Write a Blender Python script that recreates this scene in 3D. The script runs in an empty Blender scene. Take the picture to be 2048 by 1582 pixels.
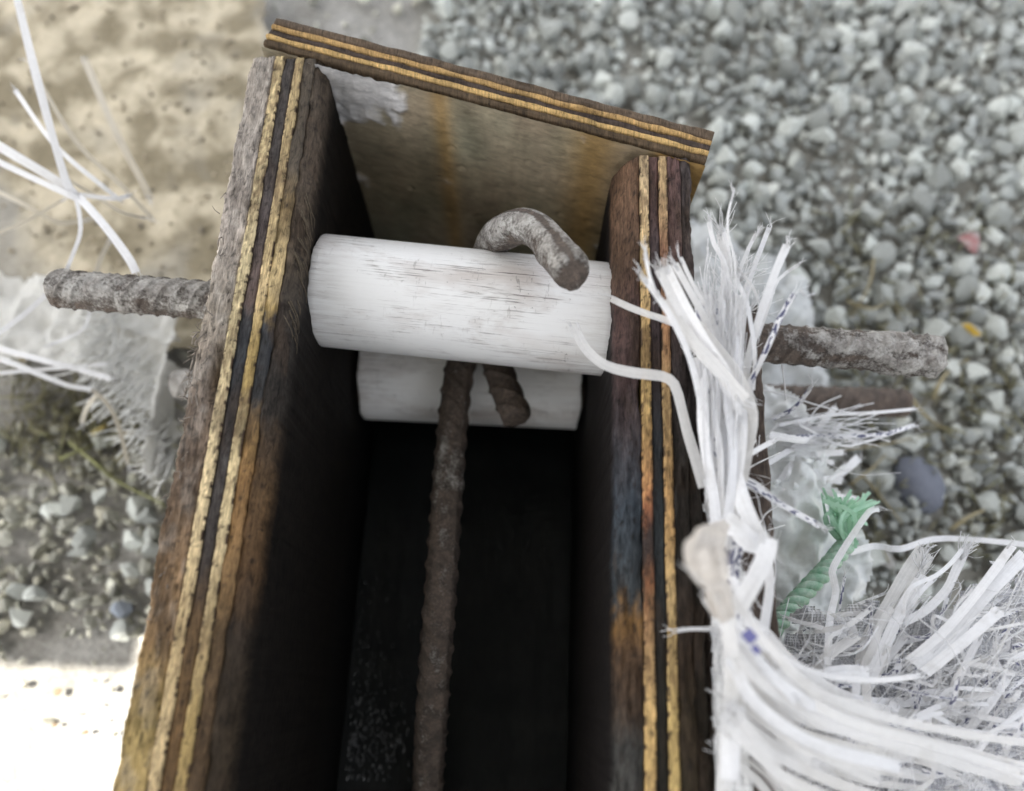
import bpy, bmesh, math, random
import numpy as np
from mathutils import Vector, Matrix, noise as mnoise

S = bpy.context.scene
COL = S.collection
rng = np.random.default_rng(7)
random.seed(7)

# ------------------------------------------------------------------ camera
F, CX, CY, H = 1461., 1024., 922.5, .285      # focal length and principal point in photo pixels, height over the boards
_y = np.array([1240 - CX, CY + 3800, -F]); _y /= np.linalg.norm(_y)
_d = np.array([-11., -(F * F + (1240 - CX) * -11.) / (CY + 3800), -F]); _d /= np.linalg.norm(_d)
_x = np.cross(_y, -_d)
ROT = np.stack([_x, _y, -_d])                 # camera axes -> world
CAMLOC = np.array([0, 0, H])
cam = bpy.data.cameras.new('camera')
cam.sensor_width = 36
cam.lens = 36 * F / 2048
cam.shift_y = (CY - 791) / 2048
cam.clip_start, cam.clip_end = .01, 200
cam.dof.use_dof = True
cam.dof.focus_distance = .335
cam.dof.aperture_fstop = 3.6
cam.dof.aperture_blades = 0
camo = bpy.data.objects.new('camera', cam)
COL.objects.link(camo)
m4 = Matrix([list(r) for r in ROT]).to_4x4()
m4.translation = Vector(CAMLOC)
camo.matrix_world = m4
S.camera = camo

# ------------------------------------------------------------------ sky and sun
EL, AZ = math.radians(62), math.radians(268)
w = bpy.data.worlds.new('World')
S.world = w
w.use_nodes = True
wn = w.node_tree.nodes
sky = wn.new('ShaderNodeTexSky')
sky.sky_type = 'NISHITA'
sky.sun_disc = False
sky.sun_elevation, sky.sun_rotation = EL, AZ
sky.dust_density, sky.air_density, sky.ozone_density = 4.0, .8, 1.0
hs = wn.new('ShaderNodeHueSaturation')        # a whitish, hazy sky
hs.inputs['Saturation'].default_value = .28
w.node_tree.links.new(sky.outputs[0], hs.inputs['Color'])
w.node_tree.links.new(hs.outputs[0], wn['Background'].inputs[0])
wn['Background'].inputs[1].default_value = .15
sv = Vector((math.sin(AZ) * math.cos(EL), math.cos(AZ) * math.cos(EL), math.sin(EL)))
sl = bpy.data.lights.new('sun', 'SUN')
sl.energy, sl.angle, sl.color = 5.0, math.radians(.5), (1, .95, .87)
so = bpy.data.objects.new('sun', sl)
so.rotation_euler = sv.to_track_quat('Z', 'Y').to_euler()
so.location = (-1, 0, 3)
COL.objects.link(so)
vs = S.view_settings
vs.view_transform, vs.look, vs.gamma = 'Standard', 'None', 1
vs.use_curve_mapping = False
vs.exposure = 1.9

# ------------------------------------------------------------------ helpers
def P(px, py, z):
    r = ROT @ np.array([px - CX, CY - py, -F])
    return CAMLOC + r * ((z - H) / r[2])

def YW(py, z=0.):                              # distance along the mould for a photo row
    return P(1000, py, z)[1]

def depth(p):
    return float(-(ROT.T @ (np.asarray(p) - CAMLOC))[2])

def lin(c):
    c = np.asarray(c, float) / 255
    return np.where(c <= .04045, c / 12.92, ((c + .055) / 1.055) ** 2.4)

def ns(x, y=0., z=0.):
    return mnoise.noise(Vector((x, y, z)))

def fbm(x, y=0., z=0., o=3):
    a, s, f = 1., 0., 1.
    for _ in range(o):
        s += a * mnoise.noise(Vector((x * f, y * f, z * f))); a *= .5; f *= 2.03
    return s

def tag(o, label=None, cat=None, group=None, kind=None):
    if label: o['label'] = label
    if cat: o['category'] = cat
    if group: o['group'] = group
    if kind: o['kind'] = kind
    return o

def empty(name, loc=(0, 0, 0)):
    o = bpy.data.objects.new(name, None)
    o.location = loc
    o.empty_display_size = .02
    COL.objects.link(o)
    return o

def add(name, V, Fc, mat, parent=None, smooth=True, col=None, uv=None, attr=None):
    me = bpy.data.meshes.new(name)
    V = np.asarray(V, float)
    me.from_pydata(V.tolist(), [], [list(map(int, f)) for f in Fc])
    if mat: me.materials.append(mat)
    if smooth: me.polygons.foreach_set('use_smooth', [True] * len(me.polygons))
    if col is not None:
        a = me.color_attributes.new('Col', 'FLOAT_COLOR', 'POINT')
        c = np.ones((len(V), 4)); c[:, :3] = col
        a.data.foreach_set('color', c.ravel())
    if uv is not None:
        u = me.uv_layers.new(name='UVMap')
        li = np.empty(len(me.loops), int); me.loops.foreach_get('vertex_index', li)
        u.data.foreach_set('uv', np.asarray(uv)[li].ravel())
    if attr is not None:
        for k, v in attr.items():
            a = me.attributes.new(k, 'FLOAT', 'POINT'); a.data.foreach_set('value', np.asarray(v, float))
    me.update()
    o = bpy.data.objects.new(name, me)
    COL.objects.link(o)
    if parent:
        o.parent = parent
        o.matrix_parent_inverse = Matrix.Translation(-Vector(parent.location))
    return o

class Acc:                                     # many pieces in one mesh
    def __init__(s): s.V, s.F, s.U, s.C, s.n = [], [], [], [], 0
    def put(s, V, Fc, U=None, C=None):
        s.V.append(np.asarray(V)); s.F += [[i + s.n for i in f] for f in Fc]; s.n += len(V)
        s.U.append(np.zeros((len(V), 2)) if U is None else U)
        s.C.append(np.ones((len(V), 3)) * .5 if C is None else np.broadcast_to(C, (len(V), 3)))
    def out(s, name, mat, parent=None, smooth=True):
        return add(name, np.concatenate(s.V), s.F, mat, parent, smooth, col=np.concatenate(s.C), uv=np.concatenate(s.U))

def spline(pts, step):
    p = np.asarray(pts, float)
    if len(p) == 2: p = np.array([p[0], (p[0] + p[1]) / 2, p[1]])
    q = np.vstack([2 * p[0] - p[1], p, 2 * p[-1] - p[-2]])
    out = []
    for i in range(1, len(q) - 2):
        a, b, c, d = q[i - 1], q[i], q[i + 1], q[i + 2]
        k = max(2, int(np.linalg.norm((c - b)[:3]) / step))
        for t in np.linspace(0, 1, k, endpoint=False):
            out.append(.5 * ((2 * b) + (c - a) * t + (2 * a - 5 * b + 4 * c - d) * t * t + (3 * b - a - 3 * c + d) * t ** 3))
    out.append(q[-2])
    return np.array(out)

def frames(c):
    t = np.gradient(c, axis=0); t /= np.linalg.norm(t, axis=1)[:, None] + 1e-12
    n = np.cross(t[0], [0, 0, 1.])
    if np.linalg.norm(n) < .1: n = np.cross(t[0], [0, 1., 0])
    n /= np.linalg.norm(n); N = [n]
    for i in range(1, len(c)):
        n = N[-1] - t[i] * (N[-1] @ t[i]); N.append(n / np.linalg.norm(n))
    N = np.array(N)
    return t, N, np.cross(t, N)

def loft(rings, closed=True, caps=True):
    n, k = rings.shape[:2]
    Fc = []
    kk = k if closed else k - 1
    for i in range(n - 1):
        for j in range(kk):
            a, b = i * k + j, i * k + (j + 1) % k
            Fc.append((a, b, b + k, a + k))
    V = rings.reshape(-1, 3)
    if caps:
        Fc.append(tuple(range(k))[::-1]); Fc.append(tuple(range((n - 1) * k, n * k)))
    return V, Fc

def thin_tube(c, r, seg=4, taper=True):
    c = np.asarray(c); t, N, B = frames(c)
    th = np.arange(seg) * 2 * math.pi / seg
    rr = np.full(len(c), r)
    if taper: rr = r * np.clip(np.linspace(1.1, .45, len(c)), .3, 1)
    R = c[:, None] + rr[:, None, None] * (N[:, None] * np.cos(th)[None, :, None] + B[:, None] * np.sin(th)[None, :, None])
    return loft(R)

# ------------------------------------------------------------------ materials
def newmat(name):
    m = bpy.data.materials.new(name); m.use_nodes = True
    nt = m.node_tree
    return m, nt, nt.nodes['Principled BSDF']

class NT:
    def __init__(s, nt): s.nt, s.n, s.l = nt, nt.nodes, nt.links
    def mk(s, t, **k):
        n = s.n.new(t)
        for a, v in k.items():
            if a.startswith('i_'):
                n.inputs[a[2:].replace('_', ' ')].default_value = v
            else: setattr(n, a, v)
        return n
    def ln(s, a, b): s.l.new(a, b)
    def coord(s, scale=(1, 1, 1), kind='Object'):
        c = s.mk('ShaderNodeTexCoord'); m = s.mk('ShaderNodeMapping'); m.inputs['Scale'].default_value = scale
        s.ln(c.outputs[kind], m.inputs['Vector']); return m.outputs[0]
    def noise(s, vec, sc, det=4, rough=.6, dist=0.):
        n = s.mk('ShaderNodeTexNoise'); n.inputs['Scale'].default_value = sc; n.inputs['Detail'].default_value = det
        n.inputs['Roughness'].default_value = rough; n.inputs['Distortion'].default_value = dist
        s.ln(vec, n.inputs['Vector']); return n.outputs['Fac']
    def ramp(s, fac, stops):
        r = s.mk('ShaderNodeValToRGB'); e = r.color_ramp.elements
        while len(e) < len(stops): e.new(.5)
        for el, (p, c) in zip(e, stops):
            el.position = p; el.color = (c, c, c, 1) if not hasattr(c, '__len__') else (*c, 1)
        s.ln(fac, r.inputs['Fac']); return r.outputs['Color']
    def mix(s, a, b, fac, mode='MIX'):
        m = s.mk('ShaderNodeMix', data_type='RGBA', blend_type=mode)
        for v, i in ((fac, 0), (a, 6), (b, 7)):
            if hasattr(v, 'links') or hasattr(v, 'is_linked'): s.ln(v, m.inputs[i])
            elif i == 0: m.inputs[0].default_value = v
            else: m.inputs[i].default_value = (*v, 1)
        return m.outputs[2]
    def attr(s, name='Col'):
        a = s.mk('ShaderNodeAttribute', attribute_name=name); return a.outputs['Color'] if name == 'Col' else a.outputs['Fac']
    def bump(s, h, strength, dist, bsdf, prev=None):
        b = s.mk('ShaderNodeBump'); b.inputs['Strength'].default_value = strength; b.inputs['Distance'].default_value = dist
        s.ln(h, b.inputs['Height'])
        if prev: s.ln(prev, b.inputs['Normal'])
        s.ln(b.outputs[0], bsdf.inputs['Normal']); return b.outputs[0]

def mat_wood():
    m, nt, b = newmat('plywood_edge'); t = NT(nt)
    g = t.noise(t.coord((1, .12, .12)), 1500, 5, .7, .3)
    g2 = t.noise(t.coord((1, .35, 1)), 420, 5, .75, .6)
    g3 = t.noise(t.coord((1, .5, 1)), 60, 5, .7, .5)
    c = t.mix(t.attr(), t.ramp(g, [(.3, .35), (.5, 1.), (.7, 1.6)]), .9, 'MULTIPLY')
    c = t.mix(c, t.ramp(g2, [(.30, .12), (.44, .95), (.7, 1.3)]), .85, 'MULTIPLY')
    c = t.mix(c, t.ramp(g3, [(.32, .5), (.5, 1.), (.68, 1.25)]), .7, 'MULTIPLY')
    t.ln(c, b.inputs['Base Color'])
    b.inputs['Roughness'].default_value = .75
    b.inputs['Specular IOR Level'].default_value = .18
    p = t.bump(g2, .6, .0005, b); t.bump(g, .6, .0003, b, p)
    return m

def mat_film():
    m, nt, b = newmat('black_film'); t = NT(nt)
    g = t.noise(t.coord((1, .12, .12)), 900, 5, .7)
    s = t.noise(t.coord(), 30, 5, .7)
    c = t.mix((.003, .0045, .005), (.010, .011, .0105), t.ramp(s, [(.35, 0), (.7, 1)]))
    c = t.mix(c, t.ramp(g, [(.3, .5), (.7, 1.5)]), .8, 'MULTIPLY')
    t.ln(c, b.inputs['Base Color'])
    b.inputs['Roughness'].default_value = .30
    b.inputs['Specular IOR Level'].default_value = .17
    t.bump(g, .7, .0006, b)
    return m

def mat_end():
    m, nt, b = newmat('stained_end_face'); t = NT(nt)
    g = t.noise(t.coord((.25, 1, 1)), 300, 6, .7, .4)
    s = t.noise(t.coord((1.6, 1, .5)), 24, 4, .6, .8)
    c = t.mix(t.attr(), t.ramp(g, [(.3, .55), (.5, 1), (.72, 1.5)]), .8, 'MULTIPLY')
    c = t.mix(c, t.ramp(s, [(.35, .6), (.65, 1.3)]), .6, 'MULTIPLY')
    t.ln(c, b.inputs['Base Color'])
    r = t.ramp(s, [(.35, .3), (.65, .6)]); t.ln(r, b.inputs['Roughness'])
    t.bump(g, .4, .0006, b)
    return m

def mat_pvc():
    m, nt, b = newmat('scratched_white_pvc'); t = NT(nt)
    big = t.noise(t.coord((.5, 1, 1)), 34, 5, .65, .4)
    med = t.noise(t.coord((.09, 1, 1)), 330, 5, .75)
    mid2 = t.noise(t.coord((.05, 1, 1)), 520, 4, .75)
    fine = t.noise(t.coord((.028, 1, 1)), 1100, 3, .7)
    spk = t.noise(t.coord((.6, 1, 1)), 520, 4, .8)
    sid = t.noise(t.coord((.5, .1, .1)), 900, 3, .7)
    pink = t.noise(t.coord((.4, 1, 1)), 22, 4, .6)
    c = t.mix((.83, .825, .81), (.50, .44, .40), t.ramp(big, [(.5, 0), (.72, .8)]))
    c = t.mix(c, (.58, .51, .46), t.ramp(pink, [(.52, 0), (.70, .65)]))
    sx = t.mk('ShaderNodeSeparateXYZ'); t.ln(t.coord(), sx.inputs[0])
    ab = t.mk('ShaderNodeMath', operation='ABSOLUTE'); t.ln(sx.outputs[0], ab.inputs[0])
    mr = t.mk('ShaderNodeMapRange'); t.ln(ab.outputs[0], mr.inputs[0])
    for i_, v_ in ((1, .048), (2, .074), (3, 0.), (4, .40)): mr.inputs[i_].default_value = v_
    rim = t.mix((0, 0, 0), t.mix((0, 0, 0), t.ramp(med, [(.40, 0), (.60, 1)]), mr.outputs[0]), .9)
    c = t.mix(c, (.36, .31, .27), rim)
    gate = t.ramp(big, [(.44, .03), (.62, 1)])
    def lay(c, col, f, stops, amt, g=gate):
        return t.mix(c, col, t.mix((0, 0, 0), t.mix((0, 0, 0), t.ramp(f, stops), g), amt))
    c = lay(c, (.46, .42, .39), mid2, [(.54, 0), (.68, 1)], .45)
    c = lay(c, (.26, .23, .21), med, [(.57, 0), (.67, 1)], .7)
    c = lay(c, (.15, .13, .12), fine, [(.58, 0), (.63, 1)], .95)
    c = lay(c, (.22, .20, .18), sid, [(.62, 0), (.68, 1)], .6)
    c = lay(c, (.10, .09, .08), spk, [(.635, 0), (.69, 1)], .9)
    t.ln(c, b.inputs['Base Color'])
    b.inputs['Roughness'].default_value = .33
    b.inputs['Specular IOR Level'].default_value = .4
    p = t.bump(fine, .25, .0003, b); t.bump(spk, .15, .0004, b, p)
    return m

def mat_rebar():
    m, nt, b = newmat('rusty_dusty_steel'); t = NT(nt)
    n1 = t.noise(t.coord(), 700, 6, .75)
    n2 = t.noise(t.coord(), 160, 5, .7, .5)
    rust = t.mix((.055, .043, .035), (.15, .112, .088), t.ramp(n2, [(.35, 0), (.7, 1)]))
    rust = t.mix(rust, t.ramp(n1, [(.3, .4), (.7, 1.6)]), .8, 'MULTIPLY')
    dust = t.mix((.19, .17, .152), (.44, .425, .395), t.ramp(n2, [(.35, 0), (.65, 1)]))
    dust = t.mix(dust, t.ramp(n1, [(.3, .55), (.65, 1.3)]), .8, 'MULTIPLY')
    a = t.attr('dust')
    ad = t.mk('ShaderNodeMath', operation='ADD'); t.ln(a, ad.inputs[0])
    sm = t.mk('ShaderNodeMath', operation='MULTIPLY_ADD'); t.ln(n1, sm.inputs[0]); sm.inputs[1].default_value = 1.3; sm.inputs[2].default_value = -.65
    t.ln(sm.outputs[0], ad.inputs[1])
    f = t.ramp(ad.outputs[0], [(.32, 0), (.63, 1)])
    t.ln(t.mix(rust, dust, f), b.inputs['Base Color'])
    b.inputs['Roughness'].default_value = .8
    p = t.bump(n1, .7, .0008, b); t.bump(f, .5, .0006, b, p)
    return m

def mat_plastic(name, col, trans=.35, print_amt=0., clear=0., weave=0, gloss=.38, pcol=(.03, .035, .13)):
    m, nt, b = newmat(name); t = NT(nt)
    out = nt.nodes['Material Output']
    g = t.noise(t.coord((1, 1, 1)), 500, 4, .7)
    uv = t.coord((1, 1, 1), 'UV')
    st = t.noise(t.coord((14, 12, 1), 'UV'), 1., 5, .75)
    c = t.mix(col, t.ramp(st, [(.3, .74), (.46, .97), (.7, 1.08)]), 1., 'MULTIPLY')
    c = t.mix(c, t.ramp(g, [(.25, .9), (.6, 1.02)]), .8, 'MULTIPLY')
    dirt = t.noise(t.coord(), 45, 5, .7)
    c = t.mix(c, (.42, .39, .34), t.ramp(dirt, [(.55, 0), (.8, .55)]))
    if print_amt:
        q = t.mk('ShaderNodeTexVoronoi', feature='F1', distance='CHEBYCHEV'); q.inputs['Scale'].default_value = 1
        t.ln(t.coord((420, 3.2, 1), 'UV'), q.inputs['Vector'])
        big = t.noise(t.coord((70, .4, 1), 'UV'), 1., 2, .5)
        k = t.mk('ShaderNodeSeparateColor'); t.ln(q.outputs['Color'], k.inputs[0])
        k2 = t.ramp(k.outputs[0], [(.58, 0), (.6, 1)])
        k3 = t.ramp(big, [(.43, 0), (.46, 1)])
        pm = t.mix((0, 0, 0), k2, k3)
        c = t.mix(c, pcol, t.mix((0, 0, 0), pm, print_amt))
    if weave:
        wv = t.mk('ShaderNodeTexWave', wave_type='BANDS', bands_direction='X'); wv.inputs['Scale'].default_value = 1; wv.inputs['Distortion'].default_value = 1.5
        t.ln(t.coord((weave, weave, 1), 'UV'), wv.inputs['Vector'])
        wv2 = t.mk('ShaderNodeTexWave', wave_type='BANDS', bands_direction='Y'); wv2.inputs['Scale'].default_value = 1; wv2.inputs['Distortion'].default_value = 1.5
        t.ln(t.coord((weave, weave, 1), 'UV'), wv2.inputs['Vector'])
        wm = t.mix(wv.outputs['Color'], wv2.outputs['Color'], .5)
        c = t.mix(c, t.ramp(wm, [(.2, .82), (.6, 1.04)]), .5, 'MULTIPLY')
        t.bump(wm, .9, .0009, b)
    else:
        t.bump(st, .4, .0004, b)
    t.ln(c, b.inputs['Base Color'])
    b.inputs['Roughness'].default_value = gloss
    b.inputs['Specular IOR Level'].default_value = .45
    tr = t.mk('ShaderNodeBsdfTranslucent'); t.ln(c, tr.inputs['Color'])
    mx = t.mk('ShaderNodeMixShader'); mx.inputs[0].default_value = trans
    t.ln(b.outputs[0], mx.inputs[1]); t.ln(tr.outputs[0], mx.inputs[2])
    last = mx.outputs[0]
    if clear:
        tp = t.mk('ShaderNodeBsdfTransparent'); m2 = t.mk('ShaderNodeMixShader'); m2.inputs[0].default_value = clear
        t.ln(last, m2.inputs[1]); t.ln(tp.outputs[0], m2.inputs[2]); last = m2.outputs[0]
    t.ln(last, out.inputs['Surface'])
    return m

def mat_stone(name, use_attr=True, base=(.3, .3, .28)):
    m, nt, b = newmat(name); t = NT(nt)
    n1 = t.noise(t.coord(), 330, 5, .7)
    n2 = t.noise(t.coord(), 90, 4, .6)
    if use_attr: c = t.attr()
    else:
        oi = t.mk('ShaderNodeObjectInfo')
        c = t.mix(tuple(x * .55 for x in base), tuple(x * 1.5 for x in base), oi.outputs['Random'])
    c = t.mix(c, t.ramp(n1, [(.3, .7), (.7, 1.3)]), .7, 'MULTIPLY')
    c = t.mix(c, t.ramp(n2, [(.3, .75), (.7, 1.2)]), .7, 'MULTIPLY')
    t.ln(c, b.inputs['Base Color']); b.inputs['Roughness'].default_value = .85
    t.bump(n1, .6, .0012, b)
    return m

def mat_plain(name, col, col2=None, sc=200, rough=.7, bump=.4, trans=0.):
    m, nt, b = newmat(name); t = NT(nt)
    n = t.noise(t.coord(), sc, 5, .7)
    c = t.mix(col, col2 or tuple(x * .6 for x in col), t.ramp(n, [(.35, 0), (.68, 1)]))
    t.ln(c, b.inputs['Base Color']); b.inputs['Roughness'].default_value = rough
    t.bump(n, bump, .001, b)
    if trans:
        tr = t.mk('ShaderNodeBsdfTranslucent'); t.ln(c, tr.inputs['Color'])
        mx = t.mk('ShaderNodeMixShader'); mx.inputs[0].default_value = trans
        t.ln(b.outputs[0], mx.inputs[1]); t.ln(tr.outputs[0], mx.inputs[2]); t.ln(mx.outputs[0], nt.nodes['Material Output'].inputs['Surface'])
    return m

def mat_ground():
    m, nt, b = newmat('dusty_soil'); t = NT(nt)
    n1 = t.noise(t.coord(), 260, 6, .75)
    n2 = t.noise(t.coord(), 14, 5, .65)
    n3 = t.noise(t.coord(), 900, 4, .7)
    c = t.mix((.30, .285, .25), (.52, .505, .47), t.ramp(n2, [(.35, 0), (.65, 1)]))
    c = t.mix(c, t.ramp(n1, [(.3, .5), (.68, 1.35)]), .8, 'MULTIPLY')
    c = t.mix(c, t.ramp(n3, [(.3, .7), (.7, 1.2)]), .6, 'MULTIPLY')
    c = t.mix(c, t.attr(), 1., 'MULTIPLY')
    t.ln(c, b.inputs['Base Color']); b.inputs['Roughness'].default_value = .95
    p = t.bump(n1, .9, .004, b); t.bump(n3, .5, .001, b, p)
    return m

WOOD, FILM, ENDM, PVC, REBAR = mat_wood(), mat_film(), mat_end(), mat_pvc(), mat_rebar()
PP = mat_plastic('white_woven_tape', (.90, .90, .91), .22)
PPP = mat_plastic('printed_woven_tape', (.88, .88, .90), .22, .9)
PPD = mat_plastic('dusty_woven_tape', (.62, .57, .47), .25)
PPT = mat_plastic('thin_milky_tape', (.86, .85, .835), .25, clear=.16)
CLOTH = mat_plastic('woven_sack_cloth', (.74, .74, .74), .22, weave=260)
CLOTHP = mat_plastic('printed_sack_cloth', (.84, .84, .86), .22, .25, weave=260)
HEM = mat_plastic('woven_hem_cloth', (.72, .72, .71), .15, weave=110)
BAG = mat_plastic('milky_plastic', (.92, .94, .93), .2, gloss=.22, clear=.06)
CLEAR = mat_plastic('clear_plastic', (.80, .82, .82), .3, gloss=.2, clear=.22)
GROUND = mat_ground()
STONE = mat_stone('gravel_stone')
STONE_R = mat_stone('grey_green_stone', False, (.47, .485, .445))
STRAW = mat_plain('dry_straw', (.42, .36, .22), (.26, .22, .12), 150, .7, .3, .2)
STEM = mat_plain('green_stem', (.26, .27, .10), (.20, .19, .09), 150, .6, .3, .2)

# ------------------------------------------------------------------ ground
GZ = -.23
gv, gf = [], []
xs = np.concatenate([[-60, -8, -2], np.linspace(-.9, .9, 120), [2, 8, 60]])
ys = np.concatenate([[-60, -8, -2], np.linspace(-.5, 1.1, 110), [3, 10, 60]])
for yy in ys:
    for xx in xs:
        z = GZ + (.006 * fbm(xx * 9, yy * 9, 3) + .0035 * fbm(xx * 55, yy * 55, 5) if abs(xx) < .9 and -.5 < yy < 1.1 else 0)
        if -.16 < xx < .12 and yy < .33: z = min(z, GZ - .001)
        gv.append((xx, yy, z))
nx = len(xs)
for j in range(len(ys) - 1):
    for i in range(nx - 1):
        a = j * nx + i
        gf.append((a, a + 1, a + 1 + nx, a + nx))
ground = add('ground', gv, gf, GROUND)
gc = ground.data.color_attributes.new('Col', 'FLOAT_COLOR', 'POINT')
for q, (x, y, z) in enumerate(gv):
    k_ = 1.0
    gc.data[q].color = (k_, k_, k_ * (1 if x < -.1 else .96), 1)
tag(ground, 'dusty grey building site soil under the gravel', kind='structure')

def ico(sub):
    bm = bmesh.new(); bmesh.ops.create_icosphere(bm, subdivisions=sub, radius=1)
    V = np.array([v.co[:] for v in bm.verts]); Fc = [[v.index for v in f.verts] for f in bm.faces]; bm.free()
    return V, Fc
def stone_shape(sub, r):
    V, Fc = ico(sub); V = V.copy()
    for _ in range(11):
        n = r.normal(size=3); n /= np.linalg.norm(n)
        d = V @ n; V -= np.clip(d - r.uniform(.34, .72), 0, None)[:, None] * n
    V *= np.array([r.uniform(.85, 1.25), r.uniform(.65, .95), r.uniform(.5, .8)])
    return V, Fc
SH1 = [stone_shape(1, rng) for _ in range(14)]
SH2 = [stone_shape(2, rng) for _ in range(10)]

def rotm(r):
    q = r.normal(size=4); q /= np.linalg.norm(q); a, b, c, d = q
    return np.array([[1-2*(c*c+d*d), 2*(b*c-a*d), 2*(b*d+a*c)], [2*(b*c+a*d), 1-2*(b*b+d*d), 2*(c*d-a*b)], [2*(b*d-a*c), 2*(c*d+a*b), 1-2*(b*b+c*c)]])

def in_mould(x, y): return -.175 < x < .125 and y < .31
def sand_zone(x, y):                           # bare tan soil and cement, left of the mould and farther off
    return x < -.1 and y > .17 + .05 * ns(x * 7, y * 7, 9)
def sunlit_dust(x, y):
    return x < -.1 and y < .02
cell = {}
def fits(x, y, r, k, lay):
    ci, cj = int(x / .03), int(y / .03)
    for i in range(ci - 1, ci + 2):
        for j in range(cj - 1, cj + 2):
            for (a, b, q) in cell.get((lay, i, j), ()):
                if (a - x) ** 2 + (b - y) ** 2 < (k * (q + r)) ** 2: return False
    cell.setdefault((lay, ci, cj), []).append((x, y, r)); return True
big = []
acc = Acc()
for lay, (n, lo, hi, k, zo) in enumerate(((6500, .0080, .0165, .42, .75), (14000, .0055, .0115, .38, .35), (20000, .0025, .0075, .36, .25))):
    for _ in range(n):
        x, y = rng.uniform(-.66, .62), rng.uniform(-.2, .82)
        if in_mould(x, y): continue
        if sand_zone(x, y) and rng.uniform() > (.02 if lay == 0 else .08): continue
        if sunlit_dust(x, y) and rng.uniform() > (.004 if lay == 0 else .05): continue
        r = lo + (hi - lo) * rng.uniform() ** 1.8
        if x < -.1: r *= .85
        if not fits(x, y, r, k, lay): continue
        z = GZ + .006 * fbm(x * 9, y * 9, 3) + r * rng.uniform(.15, .55) + zo * .01
        if lay == 0: big.append((x, y, z, r))
        else:
            V, Fc = SH1[rng.integers(len(SH1))]
            g = .30 + .42 * rng.uniform() ** 1.2; tint = rng.uniform(-.02, .02)
            c = np.array([g * (.99 + tint), g * 1.02, g * (.94 - tint)])
            if x < -.1: c = c * np.array([.92, .87, .78])
            acc.put((V * r) @ rotm(rng).T + [x, y, z], Fc, C=c)
def seen(x, y, z):
    v = ROT.T @ (np.array([x, y, z]) - CAMLOC)
    if v[2] > -.05: return -1
    px, py = CX - F * v[0] / v[2], CY + F * v[1] / v[2]
    return F / -v[2] if -20 < px < 2068 and -20 < py < 1600 else -1
big.sort(key=lambda b: -max(0, seen(*b[:3])) * b[3])
stone_me = []
for V, Fc in SH2:
    me = bpy.data.meshes.new('stone'); me.from_pydata(V.tolist(), [], Fc); me.materials.append(STONE_R); stone_me.append(me)
for i, (x, y, z, r) in enumerate(big):
    if i < 290:
        o = bpy.data.objects.new('stone', stone_me[i % len(stone_me)])
        o.location = (x, y, z); o.scale = (r, r, r)
        o.rotation_euler = (rng.uniform(-.5, .5), rng.uniform(-.5, .5), rng.uniform(0, 6.28))
        COL.objects.link(o); o.parent = ground
    else:
        V, Fc = SH1[rng.integers(len(SH1))]; g = rng.uniform(.2, .48)
        acc.put((V * r) @ rotm(rng).T + [x, y, z], Fc, C=np.array([g * .98, g * 1.02, g * .96]) * (np.array([.92, .87, .78]) if x < -.1 else 1))
tag(acc.out('gravel', STONE, smooth=False), 'crushed grey green stone chippings spread over the ground', kind='stuff')

def lone_stone(name, px, py, z, rpx, mat, label, cat, rot, shape):
    c = P(px, py, z); r = rpx * depth(c) / F
    V, Fc = SH2[shape] if name != 'dark_stone' else (lambda q: (np.array([v * min(1 + .20 * fbm(*(v * 1.1 + 4)) + .05 * fbm(*(v * 4)), 1.05) * [.82, 1.1, .5] for v in q[0]]), q[1]))(ico(3))
    q = Matrix.Rotation(rot, 3, 'Z')
    V = (V * r) @ np.array(q).T
    o = add(name, V + c, Fc, mat, smooth=name == 'dark_stone')
    return tag(o, label, cat)
lone_stone('dark_stone', 1838, 970, GZ + .013, 56, mat_plain('slate_stone', (.155, .165, .195), (.12, .13, .16), 300, .8), 'large smooth blue grey stone lying in the gravel below the lower rod', 'stone', .4, 3)
lone_stone('brick_chip', 1938, 482, GZ + .014, 34, mat_plain('red_brick', (.30, .11, .105), (.42, .36, .34), 90, .9), 'small dull red brick chip among the grey gravel', 'brick chip', 1.1, 5)
lone_stone('pale_stone', 1765, 1118, GZ + .012, 40, mat_plain('pale_stone', (.36, .35, .32), (.28, .27, .25), 200, .9), 'pale rounded stone between the green rope and the frayed tapes', 'stone', 2.0, 1)
lone_stone('blue_stone', 236, 1218, GZ + .010, 30, mat_plain('blue_stone', (.24, .27, .31), (.20, .22, .25), 200, .9), 'pale blue stone just above the sunlit corner of ground', 'stone', .2, 7)

# ------------------------------------------------------------------ the mould: side boards of glued veneers
Y0, ZB = -.30, -.222
XL0, XL1 = -.1392, -.1020
XR0, XR1 = .0408, .0755
EYL, EYR, EXL, EXR = .2885, .2480, -.106, .0415    # line of the end board's inner face
def end_y(x): return EYL + (x - EXL) * (EYR - EYL) / (EXR - EXL)

def keycol(keys, y):
    ky = np.array([YW(k[0]) for k in keys]); kc = np.array([lin(k[1]) for k in keys])
    o = np.argsort(ky)
    return np.stack([np.interp(y, ky[o], kc[o, c]) for c in range(3)], -1)

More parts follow.
